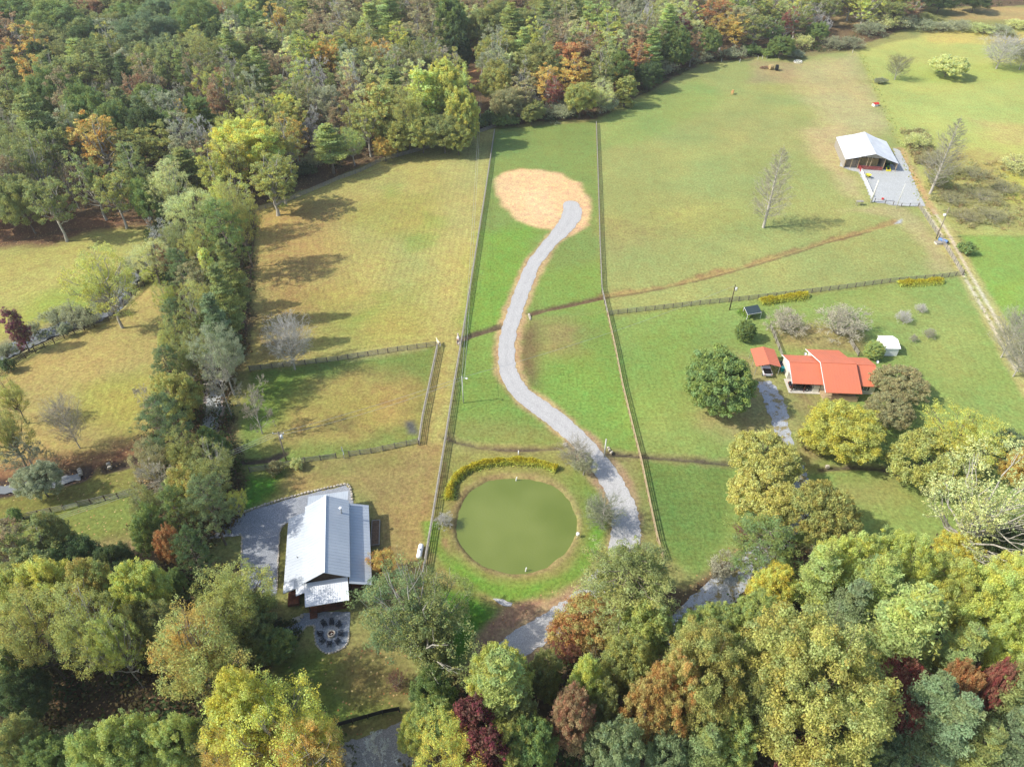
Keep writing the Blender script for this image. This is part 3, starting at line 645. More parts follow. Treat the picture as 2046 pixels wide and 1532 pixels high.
# barn -----------------------------------------------------------------------
BA = math.radians(-11.1)
bn = thing('barn', 'open fronted barn with broad white metal roof and two lean-to bays', 'barn', (115.8, 236.3, 0), BA)
r = roof_part('roof', M['roof_barn'], bn, [((8.9, -.8, 6.1), (8.9, 20.1, 6.1), (4.5, 20.1, 4.6), (4.5, -.3, 4.6)), ((8.91, -.8, 6.1), (8.91, 20.1, 6.1), (13.3, 19.8, 4.4), (13.3, -.3, 4.4))], .08, 1.0)
roof_part('side_roof', M['roof_barn'], bn, [((4.7, -.1, 4.45), (4.7, 20.9, 4.45), (0, 20.9, 3.2), (0, -.1, 3.2))], .08, 1.0)
roof_part('side_roof', M['roof_barn'], bn, [((13.1, 0, 4.3), (13.1, 20.5, 4.3), (17.5, 20.5, 3.0), (17.5, 0, 3.0))], .08, 1.0)
mb = MB(); mb.box(.1, .4, 0, .25, 20.6, 3.1); mb.box(.251, 20.4, 0, 17.3, 20.55, 3.0); mb.box(17.15, .8, .9, 17.3, 20.39, 2.95); mb.box(4.45, 1.2, 0, 4.6, 20.39, 4.3); mb.box(13.1, .9, 0, 13.25, 20.39, 4.2); mb.build('wall', M['wood'], bn)
gb = MB(); gb.add([(4.6, .2, 4.45), (13.2, .2, 4.3), (8.9, .2, 5.9), (4.6, .35, 4.45), (13.2, .35, 4.3), (8.9, .35, 5.9)], [(0, 2, 1), (3, 4, 5), (0, 1, 4, 3), (1, 2, 5, 4), (2, 0, 3, 5)]); gb.build('gable', M['wood'], bn)
mb = MB(); mb.box(.25, 1.6, 0, 4.4, 1.75, 2.9); mb.build('boarding', M['pole'], bn)
for x, h in ((.3, 3.1), (2.4, 3.6), (4.7, 4.3), (7.4, 4.4), (8.6, 4.6), (13.0, 4.2), (17.2, 2.9)):
    mb = MB(); mb.box(x - .09, .3, 0, x + .09, .48, h); mb.build('post', M['wood_tan'], bn)
mb = MB()
for z in (.3, .7, 1.1): mb.box(4.8, .1, z, 12.9, .2, z + .22)
mb.build('rail', M['barn_red'], bn)
mb = MB(); mb.box(6, 4, 0, 12, 12, 2.6); mb.build('hay_stack', M['hay'], bn)
# vehicles -------------------------------------------------------------------
def car(name, label, loc, rz, paint, L=4.6, Wd=1.8, Hh=1.45, pickup=False):
    t = thing(name, label, 'pickup truck' if pickup else 'car', loc, rz)
    prof = [(-.5, .35), (-.5, .62), (-.44, .72), (-.22, .78), (-.10, .95), (.0, 1.0), (.16, 1.0), (.32, .78), (.47, .74), (.5, .6), (.5, .35)] if not pickup else \
           [(-.5, .4), (-.5, .68), (-.46, .74), (-.24, .78), (-.16, 1.0), (.06, 1.0), (.12, .72), (.5, .70), (.5, .4)]
    def shell(pf, w, inset):
        vs = []; n = len(pf)
        for s in (-1, 1):
            for x, z in pf:
                ww = w / 2 - (inset * max(0, z - .72) / .28)
                vs.append((x * L, s * ww, z * Hh))
        fs = [tuple(range(n)), tuple(range(n, 2 * n))[::-1]] + [(i, i + n, (i + 1) % n + n, (i + 1) % n) for i in range(n)]
        return vs, fs
    vs, fs = shell(prof, Wd, .22); b = MB().add(vs, fs).build('body', paint, t, False, .04)
    if pickup:
        q = MB(); q.box(.15 * L, -Wd / 2 + .1, .704 * Hh, .485 * L, Wd / 2 - .1, .72 * Hh); q.build('bed', M['black'], t)
        g = MB(); g.box(-.135 * L, -Wd / 2 + .04, .79 * Hh, .045 * L, Wd / 2 - .04, .93 * Hh); g.build('window', M['glass'], t)
    else:
        g = MB(); g.box(-.10 * L, -Wd / 2 + .04, .79 * Hh, .17 * L, Wd / 2 - .04, .94 * Hh); g.build('window', M['glass'], t)
        g = MB(); g.add([(-.225 * L, -.72, .80 * Hh), (-.225 * L, .72, .80 * Hh), (-.11 * L, .62, .97 * Hh), (-.11 * L, -.62, .97 * Hh)], [(0, 1, 2, 3)]); g.build('windscreen', M['glass'], t)
    for x in (-.32, .31):
        for s in (-1, 1):
            w = MB(); w.tube([(x * L, s * (Wd / 2 - .2), .33), (x * L, s * (Wd / 2 + .01), .33)], .33, 16); wo = w.build('wheel', M['tyre'], t)
            w = MB(); w.tube([(x * L, s * (Wd / 2 + .011), .33), (x * L, s * (Wd / 2 + .03), .33)], .19, 12); w.build('rim', M['steel'], wo)
    for s in (-1, 1):
        w = MB(); w.box(.5 * L - .03, s * .75 - .12, .55 * Hh, .5 * L + .03, s * .75 + .12, .65 * Hh); w.build('tail_light', M['red'], t)
        w = MB(); w.box(-.5 * L - .03, s * .7 - .15, .5 * Hh, -.5 * L + .03, s * .7 + .15, .6 * Hh); w.build('headlight', M['tank_white'], t)
    return t
car('parked_car', 'black car parked under the red roofed house carport', tuple(P(1596, 775, .1)[:2]) + (.1,), RA + math.pi, M['black_car'])
car('pickup_truck', 'white pickup truck with open bed, nosed under the small red carport', (57.3, 123.6, 0), math.radians(-93), M['silver_car'], 5.4, 1.95, 1.8, True)
def tractor(loc, rz):
    t = thing('tractor', 'green and yellow tractor parked in the barn right bay', 'tractor', loc, rz)
    MB().box(-1.6, -.35, .6, .3, .35, 1.35).build('bonnet', mat('tractor_green', (.03, .16, .03), .4), t, False, .05)
    MB().box(.3, -.5, .6, 1.2, .5, 1.2).build('seat_deck', M['black'], t, False, .05)
    for x, r_, y in ((-1.3, .4, .6), (.8, .75, .8)):
        for s in (-1, 1):
            w = MB(); w.tube([(x, s * y - .15, r_), (x, s * y + .15, r_)], r_, 18); wo = w.build('wheel', M['tyre'], t)
            w = MB(); w.tube([(x, s * (y + .16), r_), (x, s * (y + .19), r_)], r_ * .5, 12); w.build('rim', M['yellow'], wo)
    MB().bar((-1.7, -.6, 1.0), (-3.2, -.6, .4), .12, .12).bar((-1.7, .6, 1.0), (-3.2, .6, .4), .12, .12).box(-3.4, -.8, .1, -3.2, .8, .6).build('loader', M['yellow'], t)
bl = lambda x, y: (115.8 + x * math.cos(BA) - y * math.sin(BA), 236.3 + x * math.sin(BA) + y * math.cos(BA), 0)
tractor(bl(15.0, 3.4), BA + math.radians(90))
# ---------------------------------------------------------------- fences
def fence(name, label, line, h=1.35, gap=2.44, m='wood', rails=4, cat='fence', top=True, group=None, dark_post=None, rail_w=.15, cap=False):
    pts = [Vector(p) for p in WP(line, h if top else 0)]
    t = thing(name, label, cat, (pts[0].x, pts[0].y, 0), 0, group); o = pts[0]; dark_post = dark_post or {'wood': 'pole_dark'}.get(m)
    pts = [p - o for p in pts]; posts = []; acc = 0
    for a, b in zip(pts[:-1], pts[1:]):
        n = max(1, round((b - a).length / gap))
        for k in range(n): posts.append(a.lerp(b, k / n))
    posts.append(pts[-1]); pm = M[dark_post or m]
    base = MB().box(-.08, -.08, -.4, .08, .08, h + .06); pme = None; extra = MB()
    for i, p in enumerate(posts):
        if i < 100:
            if pme is None: po = base.build('post', pm, t); pme = po.data
            else: po = link('post', pme, None, t)
            po.location = (p.x, p.y, 0)
        else: extra.box(p.x - .07, p.y - .07, -.4, p.x + .07, p.y + .07, h + .05)
    if extra.v: tag(extra.build('post', pm, t), kind='stuff')
    for r_ in range(rails):
        mb = MB(); z = .22 + (h - .3) * r_ / max(1, rails - 1)
        for a, b in zip(pts[:-1], pts[1:]):
            d = (b - a).normalized(); n = Vector((-d.y, d.x)) * .09
            mb.bar((a.x + n.x, a.y + n.y, z), (b.x + n.x, b.y + n.y, z), .035, rail_w)
        mb.build('rail', M[m], t)
    if cap:
        mb = MB()
        for a, b in zip(pts[:-1], pts[1:]): mb.bar((a.x, a.y, h + .07), (b.x, b.y, h + .07), .2, .04)
        mb.build('top_board', M[m], t)
    return t
fence('board_fence', 'long weathered four board fence between tan field and bright green strip', '988,258 969.5,380 932.6,609 922.5,672.7 907,761.8', cap=True)
fence('board_fence', 'weathered board fence running past the pond, left of it', '907,761.8 889,874.6 874,963.6 863.9,1027 843.6,1145', cap=True)
fence('board_fence', 'grey board fence along the right edge of the green strip, upper stretch', '1191.5,243 1193.5,300 1196.2,380 1199.2,485.5 1203,575 1214,622', cap=True)
fence('board_fence', 'pale tan board fence slanting down past the drive to the dark pine', '1214,622 1229.6,691 1243,760 1264,847 1282,918 1301,1010.7 1314,1071 1326,1110', m='wood_tan', cap=True)
fence('board_fence', 'grey board fence between the big pasture and the red roofed house lawn', '1216,630 1398,609.5 1514,597.7 1674,579 1777,565 1880,556 1923,549.7', top=False)
fence('board_fence', 'grey board fence beside the two rut farm track', '1923,549 1885,490.5 1867,462 1835,413', top=False)
fence('wire_fence', 'low grey fence closing the front of the barn gravel yard', '1834,413 1800,413 1768,407 1747,404', top=False, rails=2, rail_w=.06, h=1.2)
fence('white_rail_fence', 'white railed fence on the left side of the barn yard', '1742,394.5 1731,369 1720,345', top=False, m='white', rails=4)
fence('red_gate', 'short red pipe gate at the barn front left corner', '1719,343 1711,328', top=False, m='red', rails=5, h=1.3, cat='gate', rail_w=.06, gap=3)
fence('board_fence', 'grey board fence above the wet paddock, under the bare tree', '500,741 675.6,721 795,702 871.6,691.8', top=False)
fence('board_fence', 'grey board fence on the lane side of the wet paddock', '874,685.5 856,770 843.6,828.7 836,879.6', cap=True)
fence('board_fence', 'grey board fence below the wet paddock behind two round shrubs', '836,884.7 741.8,905 698,911', top=False)
fence('board_fence', 'grey board fence behind the two round shrubs, left of the open gate', '672,915 609.5,923 563.6,933 500,943', top=False)
fence('farm_gate', 'pale metal gate standing open in the fence below the wet paddock', '684,902 688,916', top=False, m='steel', rails=5, h=1.2, cat='gate', rail_w=.05, gap=4)
fence('board_fence', 'weathered fence between the tan field and the forest', '991,254 945,270 860,296 760,323 721,343.5 678,359 637,376.6 563.6,408 515,421', top=False)
fence('board_fence', 'dark three board fence following the stony creek', '-40,770 0,751.5 33,728.6 71,703 109,685 150,667.5 188,650 219,642 247,606.5 270,588.6 298,562', top=False, m='wood_dark', rails=4)
fence('board_fence', 'dark board fence seen between trunks along the tan field left edge', '508,440 506,492 500,560 494,620 491,690', top=False, m='wood_dark')
fence('board_fence', 'pale rail fence with dark posts left of the green gate, low left field', '-40,1058 0,1049 48,1037 79,1030 130,1019.5', top=False, dark_post='wood_dark')
fence('farm_gate', 'pale green metal gate in the low left field fence', '130,1019.5 158,1012', top=False, m='steel', rails=6, h=1.2, cat='gate', rail_w=.05, gap=4)
fence('board_fence', 'pale rail fence with dark posts right of the green gate', '158,1012 183,1007 211,1000 237,995 265,986', top=False, dark_post='wood_dark')
fence('black_fence', 'low black board fence between the front lawn and the gravel road', '647,1461 705,1444 765,1427 798,1420.6', top=False, m='black', rails=5, h=1.2, rail_w=.18)
fence('dark_fence', 'short dark fence among the lower left trees', '329,1122 316,1176', top=False, m='wood_dark')
fence('dark_fence', 'short dark fence beside the grey gravel lot', '472,948 466,1005', top=False, m='wood_dark')
fence('picket_fence', 'low grey fence running up from between red carport and house', '1538,655 1550,685 1561.7,716', top=False, rails=4, h=1.3)
fence('picket_fence', 'low grey fence behind the red roofed house right part', '1696,684 1706,700 1714,712', top=False, rails=4, h=1.3)
for i, (u, v) in enumerate(((1514, 119), (1523, 118), (1549, 113), (1568, 112), (1532, 117.5), (1478, 125), (1441, 124), (1703, 106))):
    p = P(u, v); mb = MB(); mb.tube([(0, 0, 0), (0, 0, 1.6)], .12, 6); o = mb.build('fence_post', M['pole_pale'])
    o.location = p; tag(o, 'pale wooden post at the woods edge of the big pasture, %s from the left' % ['third', 'fourth', 'sixth', 'seventh', 'fifth', 'second', 'first', 'eighth'][i], 'post', 'posts at the woods edge')
# ---------------------------------------------------------------- poles, wires
def utility_pole(label, base, top, transformer=False, arm=True, lamp=False, m='pole', r=.16):
    b = P(*base); w = (top[1] - CV) / FPX; s, c = math.sin(PITCH), math.cos(PITCH); h = CAMH - b.y * (s + w * c) / (c - w * s)
    t = thing('utility_pole', label, 'utility pole', b)
    MB().tube([(0, 0, -.3), (0, 0, h)], [r, r * .7], 8).build('pole', M[m], t, True)
    if arm: MB().bar((-1.1, 0, h - .4), (1.1, 0, h - .4), .12, .12).build('crossarm', M['wood'], t)
    for x in ((-1, 0, 1) if arm else ()): MB().lathe([(0, .22), (.06, .2), (.08, .1), (.05, 0)], (x, 0, h - .34), 8).build('insulator', M['tank_white'], t)
    if transformer: MB().lathe([(0, .95), (.25, .92), (.28, .8), (.28, .05), (0, 0)], (.42, 0, h - 1.7), 14).build('transformer', M['tank_white'], t, True)
    if lamp:
        MB().bar((0, 0, h - .5), (.9, -.2, h - .3), .06, .06).build('arm', M['steel'], t)
        MB().lathe([(0, .1), (.2, .08), (.26, 0), (.15, -.15), (0, -.18)], (1.0, -.22, h - .35), 12).build('lamp_head', M['tank_white'], t, True)
    return b + Vector((0, 0, h - .2))
tA = utility_pole('wooden pole with white transformer beside the paddock fence and round shrubs', (572.5, 921), (553, 863), True)
tB = utility_pole('pale pole with a white lamp just right of the lane fence', (926, 805), (919.5, 752), False, False, True, 'pole_pale', .13)
tC = utility_pole('dark pole with white transformer by the netting frame and cross fence', (1457.5, 619), (1466, 569), True, False, False, 'wood_dark')
tD = utility_pole('grey pole with white lamp beside the farm track and blue tank', (1870, 477), (1900, 415), False, False, False)
dl = P(1889, 431, 8.0)
tG = utility_pole('grey pole in the bare gap of the forest', (963, 175), (961, 134), False, True)
utility_pole('thick leaning-looking bare pole at the barn yard corner', (1740, 405), (1757, 360), False, False, False, 'pole_pale', .3)
utility_pole('slender pale pole at the front fence of the barn yard', (1791, 415), (1812, 367), False, False, False, 'pole_pale', .14)
utility_pole('short thick grey post beside the gravel driveway culvert', (1207, 913), (1207, 877), False, False, False, 'pole_pale', .17)
utility_pole('knee-high white post between pond hedge and muddy ditch', (1036, 908), (1036, 900), False, False, False, 'tank_white', .13)
p = Vector(tD); o = MB().lathe([(0, .3), (.35, .25), (.42, 0), (.3, -.3), (0, -.35)], (-.5, -.1, -2.0), 12).build('lamp_head', M['tank_white'])
for q in COL.objects:
    if q.name.startswith('utility_pole') and q['label'].startswith('grey pole with white lamp'): o.parent = q; o.location = (0, 0, tD.z)
def wire(label, a, b, sag, off=(0, 0, 0)):
    a = Vector(a) + Vector(off); b = Vector(b) + Vector(off); pts = []
    for i in range(25):
        t = i / 24; q = a.lerp(b, t); q.z -= sag * 4 * t * (1 - t); pts.append(q)
    o = MB().tube(pts, .028, 4).build('power_line', M['wire']); tag(o, label, 'power line', 'power lines'); return o
off_left = P(-60, 1090, 7)
for k, (dx, w_) in enumerate(((-1, 'nearest'), (0, 'middle'), (1, 'farthest'))):
    wire('%s overhead wire from the transformer pole across the lower left trees' % w_, tA, off_left, 1.2, (dx, 0, 0))
wire('upper overhead wire from the transformer pole to the lamp pole by the lane', tA, tB, .5)
wire('lower overhead wire from the transformer pole to the lamp pole by the lane', tA, tB, 1.0, (0, 0, -.7))
wire('overhead wire crossing the green strip to the dark transformer pole', tB, tC, 1.5)
wire('upper overhead wire running down from the forest gap along the tan field', tG, tB, 2.5)
wire('lower overhead wire running down from the forest gap along the tan field', tG, tB, 3.2, (.5, 0, -.5))
# ---------------------------------------------------------------- small things
# fire pit and chairs
FP = P(662.5, 1267.5, .06)
fp = thing('fire_pit', 'round stone fire pit with rusty bowl at the patio centre', 'fire pit', (FP.x, FP.y, .07))
MB().lathe([(.62, 0), (.62, .38), (.42, .38), (.42, 0)], n=24).build('stone_ring', M['stone'], fp)
MB().lathe([(.41, .3), (.3, .12), (0, .1)], n=20).build('fire_bowl', M['red_wood'], fp)
MB().bar((-.25, -.1, .16), (.25, .12, .2), .09, .09).bar((-.05, .25, .16), (.08, -.25, .24), .08, .08).build('log', M['concrete'], fp)
def adirondack():
    t = thing('adirondack_chair', 'x', 'chair', (0, 0, 0), 0, 'dark chairs around the fire pit')
    m = M['black_chair'] = mat('dark_resin', (.012, .02, .03), .55)
    s = MB()
    for i in range(6): s.bar((-.27, -.35 + i * .1, .36 - i * .02), (.27, -.35 + i * .1, .36 - i * .02), .085, .02)
    s.build('seat', m, t)
    b = MB()
    for i in range(5):
        x = -.22 + i * .11; hh = 1.02 - .05 * abs(i - 2); b.bar((x, .2, .24), (x * 1.2, .5, hh), .095, .02, (0, 1, 0))
    b.build('backrest', m, t)
    for s_ in (-1, 1):
        MB().bar((s_ * .34, -.4, .56), (s_ * .34, .34, .56), .13, .025).build('armrest', m, t)
        MB().bar((s_ * .31, -.36, 0), (s_ * .31, -.36, .55), .03, .1).build('leg', m, t)
        MB().bar((s_ * .29, -.34, .33), (s_ * .29, .55, .03), .03, .12).build('leg', m, t)
    t.scale = (.96, .96, .96)
    return t
chair = adirondack(); first = True
spots = [((648, 1246), 'upper left'), ((663.5, 1243), 'top'), ((677, 1248), 'upper right'), ((641, 1266), 'left'), ((681, 1265), 'right'), ((645, 1279), 'lower left'), ((659, 1285), 'bottom'), ((675, 1280), 'lower right')]
for (u, v), w_ in spots:
    p = P(u, v + 2, .06); a = math.atan2(p.x - FP.x, p.y - FP.y)
    lab = 'dark slatted garden chair at the %s of the fire pit ring' % w_
    if first: chair.location = p; chair.rotation_euler = (0, 0, -a); chair['label'] = lab; first = False
    else: dup(chair, p, -a, lab).scale = chair.scale
def stones(name, label, line, w=.22, h=.25, seed=1, step=.42):
    pts = [Vector(q) for q in WP(line)]; r_ = random.Random(seed); o = pts[0].copy(); mb = MB()
    for a, b in zip(pts[:-1], pts[1:]):
        n = max(1, int((b - a).length / step))
        for k in range(n):
            c = a.lerp(b, (k + .5) / n) - o; s = step * r_.uniform(.34, .5); ww = w * r_.uniform(.7, 1.2); hh = h * r_.uniform(.6, 1.2)
            d = (b - a).normalized(); n_ = Vector((-d.y, d.x)); j = r_.uniform(-.05, .05)
            vs = []
            for z, f in ((-.1, 1), (hh * .7, 1), (hh, .65)):
                for sx, sy in ((-1, -1), (1, -1), (1, 1), (-1, 1)):
                    q = c + d * (s * sx * f) + n_ * (ww * sy * f * r_.uniform(.8, 1.1) + j); vs.append((q.x, q.y, z))
            fs = [(8, 9, 10, 11)] + [(L_ * 4 + i, L_ * 4 + (i + 1) % 4, L_ * 4 + 4 + (i + 1) % 4, L_ * 4 + 4 + i) for L_ in (0, 1) for i in range(4)]
            mb.add(vs, fs)
    ob = mb.build(name, M['stone']); ob.location = (o.x, o.y, 0); tag(ob, label, 'edging'); return ob
stones('stone_edging', 'pale stone edging curving round the fire pit patio', '614,1249 629,1249 628,1262 629,1276 633,1289 642,1300 655,1305.5 668,1303 680,1297.5 690,1291 696,1283 697,1262', .14, .2, 2)
stones('stone_edging', 'low stone wall along the top of the grey gravel lot', '455,1046 480,1026 520,1012 560,999 620,983 665,973 692,967.5 698,970 702,980 704,1000', .22, .4, 3, .55)
stones('stone_edging', 'stone edging between gravel lot and grass strip by the house', '573,1044 563,1052 559,1065 557,1100 555,1140 553,1180', .12, .2, 4)
stones('stone_edging', 'thin stone edging at the left edge of the grey gravel lot', '478,1066 484,1072 483,1105 482,1140', .14, .22, 5)
stones('stone_edging', 'stone edging round the dark planting bed beside the lawn', '540,1305 556,1311 572,1310 586,1300 594,1285 594,1271 606,1258 614,1249', .12, .2, 6)
stones('rock_heap', 'heap of tan rocks in the planting bed by the porch steps', '584,1237 592,1240 600,1236 606,1226', .4, .5, 7, .7)
stones('culvert_stones', 'tan stones at the left culvert mouth by the drive', '1128,885 1132,893', .4, .4, 8, .5)
stones('culvert_stones', 'tan stones at the right culvert mouth by the drive', '1214,893 1218,902 1225,907', .3, .5, 9, .5)
stones('culvert_stones', 'pale stones at the far ditch culvert beside the drive bend', '1057,628 1060,640', .3, .4, 10, .5)
stones('culvert_stones', 'pale stones where the ditch enters under the lane', '159,938 162,950', .35, .5, 11, .6)
stones('culvert_stones', 'pale stone culvert head on the right side of the brook crossing', '217,926 220,937', .35, .6, 12, .6)
stones('culvert_stones', 'white culvert end left of the ditch near yellow trees', '1651,930 1654,937', .35, .6, 13, .6)
# propane tank
tk = thing('propane_tank', 'white propane tank on the grass beside the long fence', 'gas tank', tuple(P(840, 1106)[:2]) + (0,), math.radians(86))
MB().tube([(-1.45, 0, .75), (-1.4, 0, .75), (-1.3, 0, .75), (-1.1, 0, .75), (1.1, 0, .75), (1.3, 0, .75), (1.4, 0, .75), (1.45, 0, .75)], [.1, .28, .42, .47, .47, .42, .28, .1], 20).build('tank', M['tank_white'], tk, True)
MB().lathe([(.16, 1.18), (.18, 1.3), (.12, 1.38), (0, 1.4)], n=12).build('valve_cover', M['steel'], tk)
for x in (-.8, .8): MB().box(x - .1, -.35, 0, x + .1, .35, .4).build('foot', M['concrete'], tk)
# raised bed
rb = thing('raised_bed', 'long raised garden bed of brown soil right of the grey roofed house', 'garden bed', tuple(P(741, 1092)[:2]) + (0,), HA - math.radians(4))
bd = MB(); bd.box(0, 0, 0, 1.5, .12, .45); bd.box(0, 5.4, 0, 1.5, 5.52, .45); bd.box(0, .121, 0, .12, 5.399, .45); bd.box(1.38, .121, 0, 1.5, 5.399, .45); bd.build('frame', M['wood'], rb)
MB().box(.125, .125, 0, 1.375, 5.395, .38).build('soil', M['mulch'], rb)
# well ring
wr = thing('well_ring', 'round concrete ring with dark inside on the lawn by the big pine', 'well ring', P(897, 1302))
MB().lathe([(.5, 0), (.5, .45), (.36, .45), (.36, .1), (0, .1)], n=20).build('ring', M['concrete'], wr)
MB().lathe([(.355, .3), (0, .3)], n=16).build('dark_disc', M['black'], wr)  # black disc painted in for the shade inside the ring
# pond feeder, white stakes
pf = thing('pond_feeder', 'small white fish feeder on legs at the right pond bank', 'fish feeder', P(1154, 1073))
MB().lathe([(0, 1.25), (.3, 1.1), (.3, .75), (.1, .55), (0, .5)], n=12).build('hopper', M['tank_white'], pf)
for k in range(3):
    a = k * 2.1; MB().bar((.15 * math.cos(a), .15 * math.sin(a), .7), (.4 * math.cos(a), .4 * math.sin(a), 0), .04, .04).build('leg', M['steel'], pf)
for (u, v), lab in (((1031, 957), 'white float standing in the pond by its upper bank'), ((1050, 1138), 'short white pipe lying at the lower pond bank')):
    o = MB().tube([(0, 0, -.5), (.15, .1, .45)], .1, 8).build('pipe_end', M['tank_white']); o.location = P(u, v); tag(o, lab, 'pipe')
# bins, dish, details by the red house
b = thing('wheelie_bin', 'teal plastic bin between red carport and house', 'bin', P(1562, 741))
MB().add([(-.32, -.35, 0), (.32, -.35, 0), (.32, .35, 0), (-.32, .35, 0), (-.38, -.42, 1.0), (.38, -.42, 1.0), (.38, .42, 1.0), (-.38, .42, 1.0)], [(0, 3, 2, 1), (4, 5, 6, 7), (0, 1, 5, 4), (1, 2, 6, 5), (2, 3, 7, 6), (3, 0, 4, 7)]).build('body', M['green_plastic'], b)
MB().box(-.41, -.46, 1.002, .41, .46, 1.1).build('lid', mat('teal_lid', (.02, .40, .45), .35), b, False, .02)
b2 = thing('storage_tote', 'grey blue storage box behind the teal bin', 'storage box', P(1561, 729))
MB().box(-.5, -.5, 0, .5, .5, .7).build('box', M['blue'], b2, False, .04); MB().box(-.53, -.53, .702, .53, .53, .78).build('lid', M['net'], b2)
def dish(label, loc, parent_z):
    d = thing('satellite_dish', label, 'satellite dish', loc)
    MB().tube([(0, 0, -.35), (0, 0, .15)], .03, 6).build('mast', M['steel'], d)
    q = MB().lathe([(0, 0), (.2, .03), (.36, .12)], n=16).build('reflector', M['tank_white'], d); q.location = (0, -.05, .2); q.rotation_euler = (math.radians(50), 0, math.radians(20))
    q = MB().bar((0, -.05, .1), (.05, -.5, .35), .03, .03).build('feed_arm', M['steel'], d)
dish('white satellite dish at the back eave of the red roofed house', P(1608, 708, 2.6), 0)
dish('white satellite dish at the right gable of the red roofed house', P(1752, 724, 3.7), 0)
# netting frame
nf = thing('net_frame', 'white pipe frame with black shade net over a vegetable plot', 'garden frame', P(1491, 634))
c4 = [P(1487, 614, 1.9), P(1514, 609, 1.9), P(1522, 624, 1.9), P(1494, 629, 1.9)]
c4 = [q - nf.location for q in c4]
for q in c4: MB().tube([(q.x, q.y, 0), (q.x, q.y, 1.9)], .05, 6).build('post', M['white'], nf)
fr = MB()
for i in range(4): fr.tube([c4[i], c4[(i + 1) % 4]], .05, 6)
fr.build('top_rail', M['white'], nf); MB().slab([Vector((q.x, q.y, 1.98)) for q in c4], .02).build('net', M['net'], nf)
# picnic table, yard box, tank
pt = thing('picnic_table', 'grey wooden table outside the barn yard corner', 'table', P(1716, 410), .1)
MB().box(-1.1, -.6, 1.3, 1.1, .6, 1.4).build('tabletop', M['wood'], pt)
for x in (-.9, .9):
    for y in (-.45, .45): MB().bar((x, y, 0), (x * .9, y * .8, 1.3), .12, .12).build('leg', M['wood'], pt)
tb = thing('blue_tank', 'blue ribbed tank with dark end under the lamp pole by the track', 'water tank', P(1883, 484), math.radians(-50))
MB().tube([(-1.3, 0, .55), (-1.2, 0, .55), (1.2, 0, .55), (1.3, 0, .55)], [.35, .5, .5, .35], 16).build('tank', M['blue'], tb)
MB().tube([(1.31, 0, .55), (1.5, 0, .55)], .4, 14).build('end_cap', M['black'], tb)
yb = thing('pump_box', 'low grey concrete box next to the blue tank', 'pump box', P(1874, 487), .1)
MB().box(-.9, -.7, 0, .9, .7, .5).build('box', M['concrete'], yb); MB().box(-.95, -.75, .502, .95, .75, .58).build('lid', M['wood'], yb)
# hay feeders, bale
hb = thing('hay_bale', 'round tan hay bale in dark netting in the muddy feeding spot', 'hay bale', P(1540, 139), .2)
MB().tube([(-.9, 0, 1.1), (.9, 0, 1.1)], 1.15, 20).build('hay_roll', M['hay'], hb)
dt = thing('dark_barrel_feeder', 'black round feeder ring leaning against the tan hay bale', 'feeder', P(1549, 141), .2)
MB().tube([(0, 0, 1.2), (1.0, -.3, 1.2)], 1.35, 20).build('drum', M['black'], dt); MB().tube([(1.01, -.3, 1.2), (1.06, -.31, 1.2)], .8, 16).build('end', M['tyre'], dt)
st = thing('spilled_hay', 'dark trampled hay heap left of the bale', 'hay', P(1531, 137))
q = MB()
for k in range(90):
    a = random.uniform(0, 6.28); r_ = random.uniform(0, 1) ** .5; x, y = 3.2 * r_ * math.cos(a), 1.8 * r_ * math.sin(a); z = .7 * (1 - r_ * r_) + .1
    q.bar((x, y, z), (x + random.uniform(-.8, .8), y + random.uniform(-.8, .8), z + random.uniform(-.1, .2)), .35, .15)
q.build('hay', M['mulch'], st)
rf = thing('ring_feeder', 'white pipe ring feeder lying on the pasture near the woods', 'feeder', P(1594, 125))
for z in (.1, .6): 
    q = MB(); q.tube([(1.9 * math.cos(a * math.pi / 12), 1.9 * math.sin(a * math.pi / 12), z) for a in range(25)], .09, 5, False); q.build('hoop', M['white'], rf)
q = MB()
for a in range(12): q.bar((1.9 * math.cos(a * math.pi / 6), 1.9 * math.sin(a * math.pi / 6), .1), (1.9 * math.cos(a * math.pi / 6), 1.9 * math.sin(a * math.pi / 6), .6), .08, .08)
for a in range(3): q.bar((1.85 * math.cos(a), 1.85 * math.sin(a), .62), (-1.85 * math.cos(a), -1.85 * math.sin(a), .62), .08, .06)
q.build('bars', M['white'], rf)
mf = thing('calf_shelter', 'tiny white shelter with red roof at the pasture edge', 'shelter', P(1748, 212), .3)
MB().box(-1, -.8, 0, 1, .8, .9).build('wall', M['white'], mf)
MB().slab([(-1.2, -1.0, .95), (1.2, -1.0, .95), (1.2, 0, 1.5), (-1.2, 0, 1.5)], .06).slab([(-1.2, 0.002, 1.5), (1.2, .002, 1.5), (1.2, 1.0, .95), (-1.2, 1.0, .95)], .06).build('roof', M['red'], mf)
yw = thing('yellow_spreader', 'yellow implement on the grass inside the barn yard', 'farm implement', P(1733, 356), .4)
MB().lathe([(.3, .5), (1.0, 1.3), (.9, 1.32), (.25, .6)], n=14).build('hopper', M['yellow'], yw)
for s in (-1, 1): MB().tube([(s * .7, 0, .35), (s * .9, 0, .35)], .35, 12).build('wheel', M['tyre'], yw)
MB().bar((0, 0, .5), (0, -1.6, .4), .1, .1).build('drawbar', M['steel'], yw)
rt = thing('mineral_tub', 'small red tub by the barn yard front fence', 'tub', P(1763, 399)); MB().lathe([(.3, 0), (.42, .5), (.36, .5), (.25, .1), (0, .1)], n=12).build('tub', M['red'], rt)
